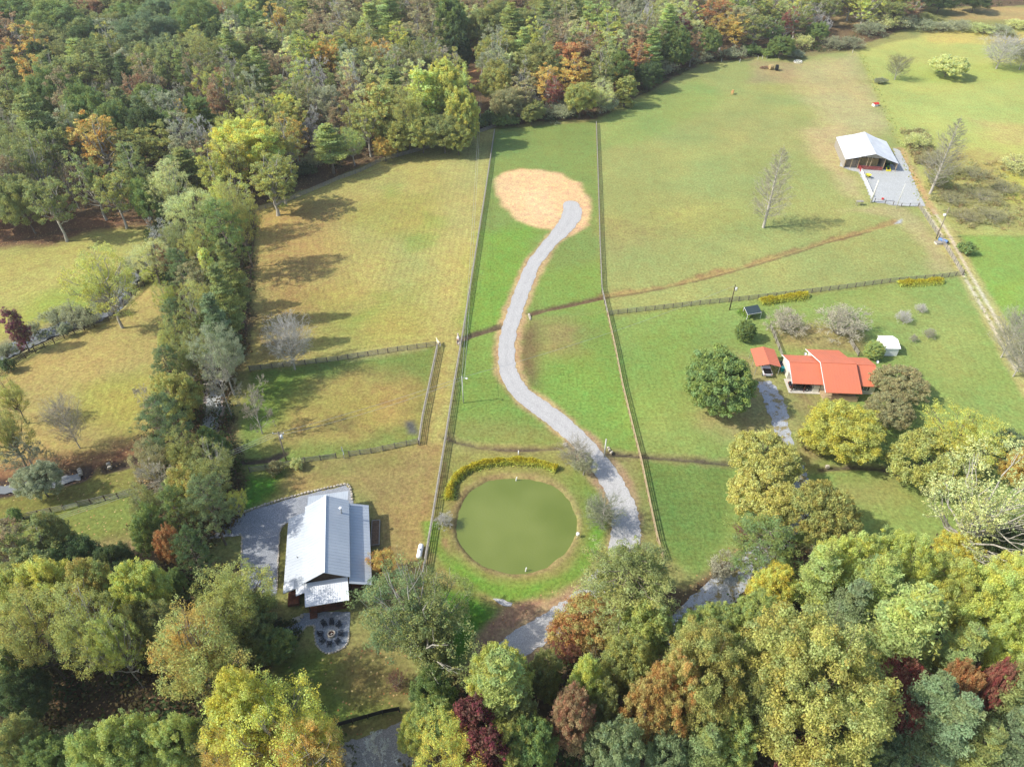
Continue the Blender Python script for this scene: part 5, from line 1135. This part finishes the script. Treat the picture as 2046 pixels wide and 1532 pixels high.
# ---------------------------------------------------------------- the trees seen: kind u v crown-radius(px) colour [height] [hue drift]; 'b' prefix: u v is the trunk foot
TREES = """
broad 50 28 52 g 24;broad 122 58 52 g 24;broad 185 28 30 ru 20;tall 10 78 34 ru;tall 62 98 26 yo;tall 5 132 26 or;dense 86 132 26 dg 18;broad 250 18 46 og 22;broad 212 62 36 og 20;broad 160 72 36 og 20
oak 300 78 58 bg 24;broad 335 118 34 bg 20;oak 400 48 50 g 24;broad 368 16 40 g 22;tall 444 32 13 or 20;oak 492 58 40 g 22;broad 502 95 26 tb 20;broad 460 118 32 g 20;broad 390 112 28 og 20;broad 440 90 30 dg 20
pine 218 146 34 pg;pine 255 168 28 dg;pine 368 158 24 lg;pine 462 112 26 lg;pine 505 172 32 pg 27;tall 150 148 36 og 26;tall 186 112 26 og;tall 224 104 24 ol;tall 300 172 30 br;tall 275 184 24 ru
tall 70 155 24 yo;tall 102 165 30 og;pine 34 158 28 pg;tall 24 196 30 og;tall 130 204 28 br;pine 78 268 52 pg 30;bare 20 272 26 gr 24;tall 196 285 50 yo 24;tall 146 268 22 og;tall 302 292 40 ol 20
bare 350 248 32 gr 22;pine 284 245 22 bg 22;tall 438 208 30 ru 26;tall 470 170 26 og 24;tall 400 166 22 br;tall 372 248 17 yo 18;bare 362 285 32 gw 20;tall 402 312 30 br 18;bare 330 196 26 gr 22;bare 240 206 26 gr 22
broad 40 402 42 og 18;tall 96 398 34 og 20;tall 10 352 26 br 22;bare 130 352 30 tb 18;tall 180 358 30 og 20;tall 225 382 30 ol 18;tall 268 348 26 og 20;broad 292 402 28 g 15;tall 340 250 26 g 20;tall 60 330 28 og 24
broad 492 300 68 ye 21 1.0;sparse 458 268 30 yg 18;tall 540 362 42 ol 17;tall 556 345 28 ol 17;sparse 332 374 40 pa 18;sparse 380 422 48 pa 18;sparse 452 402 46 yg 18;tall 425 345 28 yg 18;bare 318 462 34 gw 13;sparse 300 512 36 pa 13
sparse 352 482 30 og 14;loblolly 448 468 42 g 22;sparse 398 492 32 ol 15;sparse 478 436 34 ol 23;tall 330 515 13 ru 12;loblolly 360 542 28 pn 15;tall 396 556 30 tb 16;narrow 424 556 18 yg 17;pine 462 556 32 og 24;sparse 338 598 24 yg 12
narrow 376 616 20 dr 8;loblolly 350 642 26 pn 14;sparse 400 605 34 ol 15;pine 448 606 36 pg 24;pine 436 660 40 bg 22;sparse 342 682 32 ol 13;sparse 398 700 34 og 13;loblolly 336 732 28 pn 13;sparse 372 722 28 og 12;sparse 440 705 42 gs 18
bare 438 760 40 gr 16;broad 350 790 46 ol 13 .9;bare 300 800 30 gr 10;loblolly 330 856 52 pn 17;cone 438 886 22 g 9;sparse 300 922 32 tb 13;sparse 362 908 36 ol 13;sparse 424 936 48 og 12;bare 330 962 46 gr 14;broad 378 996 42 ol 13 1.2
sparse 290 1008 34 og 13;broad 296 1062 32 g 12;loblolly 352 1022 32 g 15;loblolly 420 1014 46 pn 16;broad 340 1092 24 or 11;loblolly 386 1104 36 dg 14;sparse 470 1000 20 ye 7;bare 505 805 34 gr 14;tall 396 640 26 og 17
b-sparse 245 655 56 yg 21;b-narrow 58 700 18 pt 11 2.5;b-roundbare 160 895 34 gr 12;sparse 8 862 44 ol 16;bare 50 905 46 gs 12;scrub 110 634 28 gs 4;scrub 148 634 26 gs 5;scrub 176 642 20 gs 4;scrub 8 700 20 gs 4;scrub 270 528 24 gs 6
scrub 250 556 22 gs 5;scrub 66 655 18 gs 3;broad 75 958 40 gs 8;shrub 182 628 10 dg 3;shrub 15 730 14 dg 3;shrub 130 660 12 gs 3;scrub 300 545 20 yg 5;shrub 30 1030 13 g 3;scrub 210 612 22 gs 5;sparse 20 790 30 ol 12
tall 18 1092 44 br 16;tall 62 1110 48 og 16;broad 118 1082 34 og 14;broad 150 1132 48 dg 12;broad 232 1134 38 dg 11;sparse 190 1152 30 tb 10;broad 60 1196 46 yg 17;broad 120 1184 44 yg 17;broad 202 1192 44 ol 17 1.2;broad 285 1190 46 yg 17
sparse 60 1268 72 ol 20;sparse 165 1266 64 ol 20;sparse 230 1290 40 yg 18;sparse 330 1244 40 og 14;sparse 402 1322 92 ol 19 1.2;sparse 380 1290 60 yo 17;sparse 468 1186 68 ol 14;sparse 440 1230 50 ol 14;broad 350 1172 22 g 9;broad 300 1255 40 og 13
broad 500 1238 52 og 9;dense 548 1290 38 g 5;shrub 520 1300 30 og 4;broad 20 1330 42 g 13;broad 55 1390 46 dg 11;bush 150 1478 36 gs 6;bush 205 1470 28 tb 6;broad 40 1498 50 og 13 1.2;broad 105 1525 42 g 12;broad 200 1522 48 lg 15
broad 270 1500 56 lg 15;broad 350 1488 50 lg 14;bare 402 1470 32 gr 10;broad 420 1500 40 og 12;sparse 532 1452 96 ye 21;broad 500 1440 62 ye 21;sparse 610 1505 70 yo 18;sparse 640 1470 44 ye 16;sparse 470 1525 60 yo 16;bare 752 1490 38 gw 10
bare 690 1520 28 gw 8;airy 835 1242 98 og 18;loblolly 800 1225 90 pn 15;sparse 850 1225 76 og 14;broad 860 1290 46 og 12;b-sparse 770 1146 27 yo 6 1.4;bush 792 1358 22 pt 4;broad 868 1385 46 g 11;broad 868 1442 44 lg 11;broad 832 1468 34 yg 10;pine 1000 1388 68 lg 23
broad 1000 1364 56 yg 17;sparse 900 1500 66 ye 15 1.3;narrow 946 1452 38 dr 16;narrow 972 1512 40 dr 15;broad 1088 1352 38 og 9;broad 1165 1248 64 ro 9 1.4;sparse 1132 1296 26 re 7;bare 1190 1312 30 tb 7;loblolly 1250 1182 104 og 16;loblolly 1258 1162 80 og 17 .3
broad 1172 1376 40 yg 15;broad 1143 1442 40 ru 17 1.0;broad 1226 1492 52 bg 14;broad 1062 1492 46 g 14;broad 1030 1440 44 og 14;broad 1032 1512 44 ol 13;broad 1290 1262 50 lg 13;broad 1252 1332 48 ol 15;broad 1200 1422 40 og 13;broad 1292 1424 48 ro 19 .9
oak 1402 1362 92 ol 21 .9;oak 1340 1400 56 ro 20 1.0;broad 1428 1262 44 lg 13;broad 1382 1275 40 lg 12;broad 1492 1248 44 lg 14;broad 1540 1180 44 ye 12 .8;loblolly 1524 1098 76 g 13;oak 1620 1378 140 ol 25 .75;broad 1530 1270 36 g 14
broad 1500 1420 46 og 17;broad 1452 1484 50 lg 14;pine 1405 1505 50 pg 16;broad 1330 1502 46 bg 12;broad 1600 1526 42 dr 12;pine 1630 1160 46 lg 20;oak 1692 1140 56 yg 17;pine 1740 1190 60 lg 21;oak 1800 1150 60 yg 18;pine 1690 1230 50 bg 19
pine 1800 1270 84 lg 25;pine 1745 1290 36 og 15;oak 1880 1190 60 yg 17;oak 1960 1215 72 yg 18;oak 2030 1180 60 yg 18;oak 2010 1290 66 yg 18;pine 1905 1320 56 lg 20;broad 1788 1376 46 re 15;broad 1905 1386 34 or 17;pine 1842 1420 60 bg 20
pine 1888 1462 64 bg 21;broad 1800 1440 32 re 15;broad 1785 1488 34 ru 8;broad 1955 1372 34 dr 8;pine 2005 1400 56 pg 20;broad 1972 1388 26 re 19;pine 2020 1490 60 bg 20;pine 1950 1500 56 og 16;broad 1762 1520 44 bg 12;broad 1700 1520 40 g 12
dense 1437 764 66 g 13;dense 1490 662 20 g 5;bush 1570 642 44 gr 6;bush 1682 644 54 gr 8;dense 1747 700 19 lg 4;dome 1797 767 50 tb 6.5;dome 1776 822 44 tb 6;broad 1684 860 69 ye 10 .5;shrub 1622 880 30 ol 4;dome 1527 922 71 sy 9 .5
dome 1524 998 71 sy 8.5 .5;dome 1642 1030 64 ol 11 .8;dome 1858 924 78 ol 9;sparse 1932 872 70 ye 11;broad 2012 892 26 bg 9;broad 2038 935 30 yo 10;airy 1965 1010 104 pa 22;broad 1918 1108 42 ye 8;broad 2020 1085 42 dg 12
bush 1807 632 17 gw 3.5;bush 1841 615 12 gw 2.6;bush 1858 666 14 gr 2.6;bush 1826 676 9 gr 2.2;b-roundbare 2000 714 42 gr 12;b-roundbare 2024 752 42 gr 12;b-conebare 1525 455 46 gr 26;b-conebare 1858 388 44 gr 26;b-roundbare 1787 160 24 tb 10;b-dome 1888 155 36 pa 9
b-roundbare 1990 138 38 gw 14;b-roundbare 2036 140 28 tb 11;shrub 1760 162 12 gs 2;scrub 1832 280 28 pa 6;bush 1862 318 30 tb 5;bush 1900 340 30 ol 3.5;bush 1950 345 32 tb 3.5;bush 1900 395 34 tb 3.5;bush 1965 390 40 tb 3.5;bush 1930 430 36 tb 3
bush 2010 375 36 tb 3;bush 1985 430 40 tb 3;scrub 1880 360 28 og 5;shrub 1933 497 17 g 3;scrub 2030 330 34 pa 3;b-roundbare 590 738 46 gw 13;shrub 549 936 15 tb 2.6;shrub 592 928 12 pa 2.3;sparse 1168 925 26 gs 5;roundbare 1150 910 34 gr 6
roundbare 1205 1030 40 gs 7;sparse 1195 1020 26 gs 5;bush 887 1040 20 gw 3;scrub 1440 1140 30 gr 4;bush 1655 1105 36 gr 6;scrub 1500 1060 30 pt 3
tall 558 46 24 yo 24;broad 520 20 32 g 22;broad 510 62 30 lg 20;pine 612 18 34 lg 26;bare 600 96 24 gr 22;tall 640 40 30 br 24;tall 702 52 32 tb 24;tall 690 15 28 br 24;pine 598 108 28 pg 22;tall 655 112 24 yo 22
pine 520 152 32 lg 26;bare 622 152 32 gw 20;tall 700 88 28 ol 24;pine 742 62 36 lg 28;pine 780 32 40 lg 28;tall 760 112 26 yo 22;tall 802 96 26 ye 22 .8;tall 730 130 26 og 24;tall 782 152 28 og 22;tall 850 70 30 tb 24
dense 902 60 34 g 26;dense 912 105 28 dg 20;bare 870 112 22 gw 20;tall 840 28 28 br 24;tall 880 20 30 og 24;tall 932 18 28 br 24;broad 968 60 36 og 22;broad 1002 50 40 og 22;broad 992 112 38 ol 20;broad 992 172 36 ol 18
bare 712 172 22 gw 24;pine 690 130 22 g 24;tall 578 192 36 og 22;tall 560 222 28 ye 20;tall 586 272 28 yo 18;bare 622 252 34 gw 18;narrow 665 292 18 re 8;scrub 625 322 32 gs 5;sparse 702 284 26 lg 13;tall 702 240 22 ol 18
narrow 768 232 34 ol 21 1.3;sparse 812 222 36 ol 22 .8;narrow 850 208 34 yg 24 .8;dense 895 196 42 yg 25 .8;dense 924 238 34 yg 20 .8;broad 790 270 36 ol 13;broad 842 262 40 ol 14;broad 886 262 40 og 14;broad 915 276 28 ol 11;broad 768 298 20 yo 8
narrow 742 212 20 yo 16;tall 650 205 26 gs 22;tall 540 250 26 og 20;bare 560 290 26 gr 14;tall 660 180 22 og 22;shrub 600 340 30 dg 3;shrub 560 375 22 dg 3;tall 740 95 24 og 24;tall 820 130 24 tb 22;tall 850 120 26 og 22
pine 1022 62 34 lg 28;pine 1046 104 30 lg 24;pine 1086 48 30 pg 28;pine 1142 36 30 pg 28;tall 1118 66 24 br 22;tall 1032 12 30 ru 24;tall 1132 112 30 or 20;tall 1172 100 28 ru 22;tall 1152 152 30 yo 18;tall 1192 40 38 lg 24
tall 1212 74 32 yg 22;bare 1240 48 28 gr 22;tall 1268 90 28 ru 20;tall 1276 122 26 or 16;broad 1230 142 32 g 16;bare 1292 32 22 gw 26;pine 1302 100 28 lg 22;pine 1332 58 30 lg 26;tall 1366 66 20 dr 18;dense 1350 98 28 g 18
tall 1384 92 18 ru 14;bare 1370 20 32 gr 24;tall 1432 24 28 or 22;tall 1446 52 22 yo 18;tall 1470 62 25 yo 16;tall 1484 18 34 lg 22;tall 1512 52 26 og 18;scrub 1400 108 30 gs 6;broad 1420 86 22 g 14;broad 1160 196 30 ol 14
tall 1092 160 30 yo 16;tall 1110 186 18 re 13;tall 1042 182 26 tb 16;bare 1044 150 18 gw 18;broad 1014 206 30 tb 13;shrub 1010 240 26 g 4;bare 1062 196 26 gr 12;scrub 1120 222 36 gs 6;scrub 1140 214 30 gs 6;sparse 1202 188 28 pa 12
scrub 1212 212 26 gs 6;narrow 1250 182 22 ol 12;narrow 1240 150 24 yo 14;broad 1296 150 26 dg 12;scrub 1330 138 26 gs 5;scrub 1372 118 24 gs 5;tall 1532 22 26 ol 18;tall 1546 62 24 g 14;tall 1572 44 16 re 16;tall 1596 14 20 ye 16
bare 1630 16 22 gw 16;bare 1642 40 22 gw 12;scrub 1606 82 20 pa 7;broad 1634 64 20 g 10;broad 1562 92 24 g 10;scrub 1666 84 26 gs 6;scrub 1700 84 26 gs 6;scrub 1740 56 32 gs 7;scrub 1772 48 30 pa 7;scrub 1806 44 30 gs 7
scrub 1850 50 26 gs 6;tall 1820 22 22 ru 12;tall 1790 20 24 og 14;scrub 1882 52 28 gs 5;scrub 1920 50 30 gs 5;scrub 1962 56 30 pa 5;scrub 2004 60 30 gs 5;scrub 2036 48 28 pa 5;tall 1750 15 24 og 14;broad 1880 2 30 dg 12
broad 1950 0 30 dg 12;scrub 1850 36 22 og 6;tall 1660 14 18 og 16;shrub 1500 100 20 g 4;shrub 1536 106 18 g 3;shrub 1590 108 18 gs 3;scrub 1462 108 24 gs 5;broad 1062 224 26 og 8;shrub 980 238 22 dg 4;shrub 960 246 16 g 3
""".replace('\n', ';').split(';')
OVERRIDE = {(1525, 455): 'tall leafless tree with grey twigs standing alone in the big pasture', (1437, 764): 'big dense round green tree on the red roofed house lawn', (245, 655): 'thin yellow green sycamore leaning over the creek fence',
            (590, 738): 'leafless whitish tree at the fence above the wet paddock', (438, 886): 'dense dark cone shaped cedar beside the treeline lane', (1965, 1010): 'huge pale yellow green tree with bare pale limbs at the right edge',
            (1165, 1248): 'low round orange and rust tree just below the gravel drive', (835, 1242): 'wide grey green tree with pale limbs beside the fire pit', (1250, 1182): 'wide olive pine over the gravel drive below the pond',
            (1620, 1378): 'largest olive oak filling the lower right woods', (492, 300): 'big bright yellow tree at the head of the treeline', (770, 1146): 'small golden tree beside the raised garden bed'}
def parse(s):
    q = s.split(); k = q[0]; base = k.startswith('b-'); k = k[2:] if base else k
    u, v, r = float(q[1]), float(q[2]), float(q[3]); h = float(q[5]) if len(q) > 5 else DEFH[k]; return k, base, u, v, r, q[4], h, float(q[6]) if len(q) > 6 else .6
for s in TREES:
    if not s.strip(): continue
    k, base, u, v, r, col, h, hv = parse(s); cz = PROTO[k][0][4]
    if base:
        p = P(u, v); d = depth(u, v)
    else: p = P(u, v, h * cz); d = depth(u, v, h * cz)
    hv = hv if hv != .6 else .6 + .3 * ((u * 7 + v) % 10) / 10
    plant(k, p.x, p.y, h, r * d / FPX, col, hv, (u, v), OVERRIDE.get((int(u), int(v))), lean=(0.0, .25) if k == 'cone' else None)
# the further trees of the big wood, wherever the ones above leave the floor bare
frng = random.Random(5); FP_ = WP(FOREST[0]); nfill = 0
NEARS = [(q[0], q[1], q[2]) for q in PLACED]
KK = [('oak', 'g'), ('broad', 'og'), ('broad', 'g'), ('pine', 'pg'), ('tall', 'og'), ('broad', 'dg'), ('tall', 'br'), ('broad', 'ol'), ('pine', 'lg'), ('tall', 'gs'), ('broad', 'bg'), ('tall', 'ol'), ('sparse', 'og'), ('tall', 'gs'), ('bare', 'gr'), ('sparse', 'tb'), ('airy', 'ol'), ('tall', 'pa'), ('bare', 'gw'), ('pine', 'pg')]
KK2 = [('tall', 'og'), ('tall', 'br'), ('pine', 'pg'), ('tall', 'ol'), ('tall', 'gs'), ('bare', 'gr'), ('pine', 'g'), ('tall', 'tb'), ('sparse', 'ol'), ('tall', 'og'), ('pine', 'lg'), ('tall', 'pa'), ('broad', 'og'), ('bare', 'gw'), ('tall', 'yg')]
for it in range(9000):
    v = frng.uniform(-40, 460); u = frng.uniform(-60, 2110); k, col = KK2[frng.randrange(len(KK2))] if u > 400 else KK[frng.choice([0, 0, 0, 1, 2, 2, 3, 3, 4, 5, 8, 10, 9, 12, 14, 19])]
    if u > 1650 and (v > 12 or u > 1880): continue
    h = frng.uniform(16, 24); cz = PROTO[k][0][4]; p = P(u, v, h * cz); r = (frng.uniform(8, 11) if k != 'tall' else frng.uniform(5, 7)) * (1 if p.y > 300 else .75)
    if p.y > 520 or not inside(np.array([p.x]), np.array([p.y + 3.0]), FP_)[0]: continue
    if not inside(np.array([p.x]), np.array([p.y - 4.5]), FP_)[0]: continue
    if 915 < u < 985 and 60 < v < 250: continue
    if any((p.x - a) ** 2 + (p.y - b_) ** 2 < (.72 * (r + rr_)) ** 2 for a, b_, rr_ in NEARS): continue
    plant(k, p.x, p.y, h, r, col, .8, (u, v)); NEARS.append((p.x, p.y, r)); nfill += 1
print('PLACED', len(PLACED), 'fill', nfill)
# ---------------------------------------------------------------- labels that single each tree out
def region(u, v):
    if u >= 1780 and 240 < v < 470: return 'right of the barn'
    if u >= 1700 and v < 240: return 'by the far right fields'
    if u < 520 and v < 440: return 'in the upper left forest'
    if u < 960 and v < 400: return 'above the tan field'
    if u < 1350 and v < 260: return 'above the green strip'
    if u < 1720 and v < 170: return 'above the big pasture'
    if 280 <= u < 530 and v < 1125: return 'in the long treeline'
    if u < 280 and v < 1060: return 'in the left meadows'
    if u < 730 and v >= 1050: return 'in the lower left woods'
    if v >= 1160 and u < 1100: return 'below the big lawn'
    if v >= 1060 and u < 1560: return 'in the lower middle woods'
    if v >= 1040: return 'in the lower right woods'
    if u >= 1420 and v >= 560: return 'around the red roofed house'
    if u < 900: return 'near the wet paddock'
    return 'near the driveway'
ORD0 = ['first', 'second', 'third', 'fourth', 'fifth', 'sixth', 'seventh', 'eighth', 'ninth', 'tenth', 'eleventh', 'twelfth', 'thirteenth', 'fourteenth', 'fifteenth', 'sixteenth', 'seventeenth', 'eighteenth']
ORD = ORD0 + [t + '-' + o for t in ('twenty', 'thirty', 'forty', 'fifty', 'sixty') for o in ORD0[:9]]
ORD = ORD0 + ['nineteenth', 'twentieth'] + ['twenty-' + o for o in ORD0[:9]] + ['thirtieth'] + ['thirty-' + o for o in ORD0[:9]] + ['fortieth'] + ['forty-' + o for o in ORD0[:9]]
from collections import defaultdict
G_ = defaultdict(list)
for d in DONE:
    if d[5]: d[0]['label'] = d[5]
    else: G_[(d[1], d[2], region(d[3], d[4]))].append(d)
for (k, c, rg), L_ in G_.items():
    L_.sort(key=lambda d: d[3]); base = '%s %s %s' % (CN[c], KN[k][1], rg)
    for i, d in enumerate(L_):
        d[0]['label'] = base if len(L_) == 1 else ('%s, %s from the left' % (base, ORD[i]) if i else '%s, leftmost of its kind' % base)
for d in DONE: d[0]['group'] = 'trees ' + region(d[3], d[4]) if d[0]['category'] == 'tree' else 'bushes ' + region(d[3], d[4])
# ---------------------------------------------------------------- ornamental grass hedges
def hedge(label, line, w, h, seed, loc0):
    rng = np.random.default_rng(seed); pts = np.array(WP(line)); o = np.array([pts[0][0], pts[0][1]]); pts = smooth_line([tuple(p) for p in pts], 8); out = []
    seg = [(np.array(a), np.array(b)) for a, b in zip(pts[:-1], pts[1:])]; Ls = np.array([np.linalg.norm(b - a) for a, b in seg]); tot = Ls.sum(); n = int(tot * 700)
    idx_ = rng.choice(len(seg), n, p=Ls / tot); A = np.array([s[0] for s in seg])[idx_]; B = np.array([s[1] for s in seg])[idx_]; t = rng.random((n, 1)); c = A + (B - A) * t
    d = unit(B - A); nn = np.stack([-d[:, 1], d[:, 0]], 1); off = rng.normal(size=n) * .42; k = 1 + .12 * np.sin(c[:, 0] * .9 + 2 * seed) * np.cos(c[:, 1] * .8) + .12 * np.sin(c[:, 0] * 1.9 + seed) * np.sin(c[:, 1] * 2.3)
    x = c + nn * (off * w * k)[:, None]; z = h * k * (.8 + .4 * rng.random(n)) * (1 - np.clip(np.abs(off), 0, 1) ** 2 * .8) * rng.random(n) ** .5
    P3 = np.concatenate([x - o, z[:, None]], 1); nr = unit(rng.normal(size=(n, 3)) * .8 + [0, 0, .3]); out.append(leaves(rng, P3, nr, .24, .28, np.stack([rng.random(n), np.clip(1.05 - z / h + rng.normal(size=n) * .15, 0, 1), z], 1)))
    ob = link('ornamental_grass_hedge', leaf_obj('hedge', out), M['leaf'], None, (o[0], o[1], 0)); ob.color = (.60, .60, .05, .65); tag(ob, label, 'hedge', 'golden grass hedges')
hedge('golden yellow grass hedge curving around the top left of the pond', '897,1000 902,972 918,951 940,938 965,930 1000,925 1040,924 1080,929 1113,940', 1.0, 1.25, 3, None)
hedge('golden green hedge by the netting frame below the cross fence', '1519,606 1545,602 1580,597 1612,592', 1.5, 1.4, 4, None)
hedge('golden green hedge at the right end of the cross fence', '1794,569 1825,568 1855,566 1882,563', 1.4, 1.3, 5, None)
sq = hedge('bright green squash vines spilling from the netting frame', '1485,620 1492,630 1500,634', 1.8, .8, 6, None)
for o in COL.objects:
    if 'squash' in str(o.get('label', '')): o.color = (.28, .42, .04, .4); o.name = 'vine_patch'; o['category'] = 'vegetable plants'; del o['group']
# ---------------------------------------------------------------- undergrowth of the woods, brambles
def undergrowth(name, polys, n, hr, colour, seed, size=.3, per=70, label_kind='stuff', avoid=None):
    rng = np.random.default_rng(seed); cs = []
    for s in polys:
        pts = WP(s); a = np.array(pts); lo = np.maximum(a.min(0), [-330, 36]); hi = np.minimum(a.max(0), [330, 520])
        m = 0; tries = 0
        while m < n and tries < 40:
            q = rng.uniform(lo, hi, (n, 2)); q = q[np.abs(q[:, 0]) < q[:, 1] * .72 + 65]; ok = inside(q[:, 0], q[:, 1], pts); q = q[ok][:n - m]; cs.append(q); m += len(q); tries += 1
    q = np.concatenate(cs); dd_ = np.minimum(seg_dist(q[:, 0], q[:, 1], [p[:2] for p in line3(DRIVE)]), seg_dist(q[:, 0], q[:, 1], WP('1500,1125 1440,1185 1395,1225 1340,1290'))); q = q[dd_ > 4.2]; hz = rng.uniform(hr[0], hr[1], len(q)); C = np.concatenate([q, hz[:, None] * .45], 1)
    me = leaf_obj(name, clump_leaves(rng, C, hz * .9, per / 4, size, .7)); ob = link(name, me, M['leaf']); ob.color = colour; tag(ob, kind='stuff'); return ob
undergrowth('undergrowth', FOREST, 420, (1.0, 3.2), (.13, .115, .045, 1.6), 1, .32, 60)
undergrowth('green_undergrowth', FOREST, 160, (1.5, 4.0), (.07, .115, .03, .8), 2, .32, 60)
undergrowth('brambles', ['1850,310 1960,320 2060,340 2200,340 2200,468 1925,458 1850,405', '1800,262 1850,262 1870,330 1830,330'], 340, (.5, 1.7), (.42, .38, .15, 1.2), 3, .25, 120)
undergrowth('creekside_weeds', ['0,690 110,648 230,590 300,535 310,560 250,590 190,632 110,668 0,722'], 200, (.3, .9), (.20, .23, .10, 1.0), 4, .2, 160)
undergrowth('field_edge_weeds', ['1712,104 1726,104 1790,250 1850,400 1930,545 1990,650 1975,650 1900,520 1830,400 1775,250'], 260, (.15, .5), (.46, .50, .13, .8), 5, .2, 160)
undergrowth('wood_edge_weeds', ['990,250 1190,236 1290,186 1400,126 1530,112 1700,100 1700,92 1530,104 1400,118 1290,174 1190,226 990,240'], 260, (.4, 1.6), (.15, .16, .06, 1.3), 6, .3, 120)
undergrowth('planting_bed', ['545,1240 590,1240 600,1262 590,1285 560,1300 530,1290'], 60, (.4, 1.1), (.10, .13, .04, 1.2), 7, .16, 200)
# ---------------------------------------------------------------- haze
HZ = 0.00013
if HZ:
    hz = MB().box(-4200, -1500, -4, 4200, 4200, 106).build('haze', None); tag(hz, kind='stuff')
    m = bpy.data.materials.new('haze'); N, L = nodes(m); N.remove(N['Principled BSDF']); pv = N.new('ShaderNodeVolumePrincipled')
    pv.inputs['Color'].default_value = (.95, .97, 1, 1); pv.inputs['Density'].default_value = HZ; pv.inputs['Anisotropy'].default_value = .2
    L.new(pv.outputs[0], N['Material Output'].inputs['Volume']); hz.data.materials.append(m)
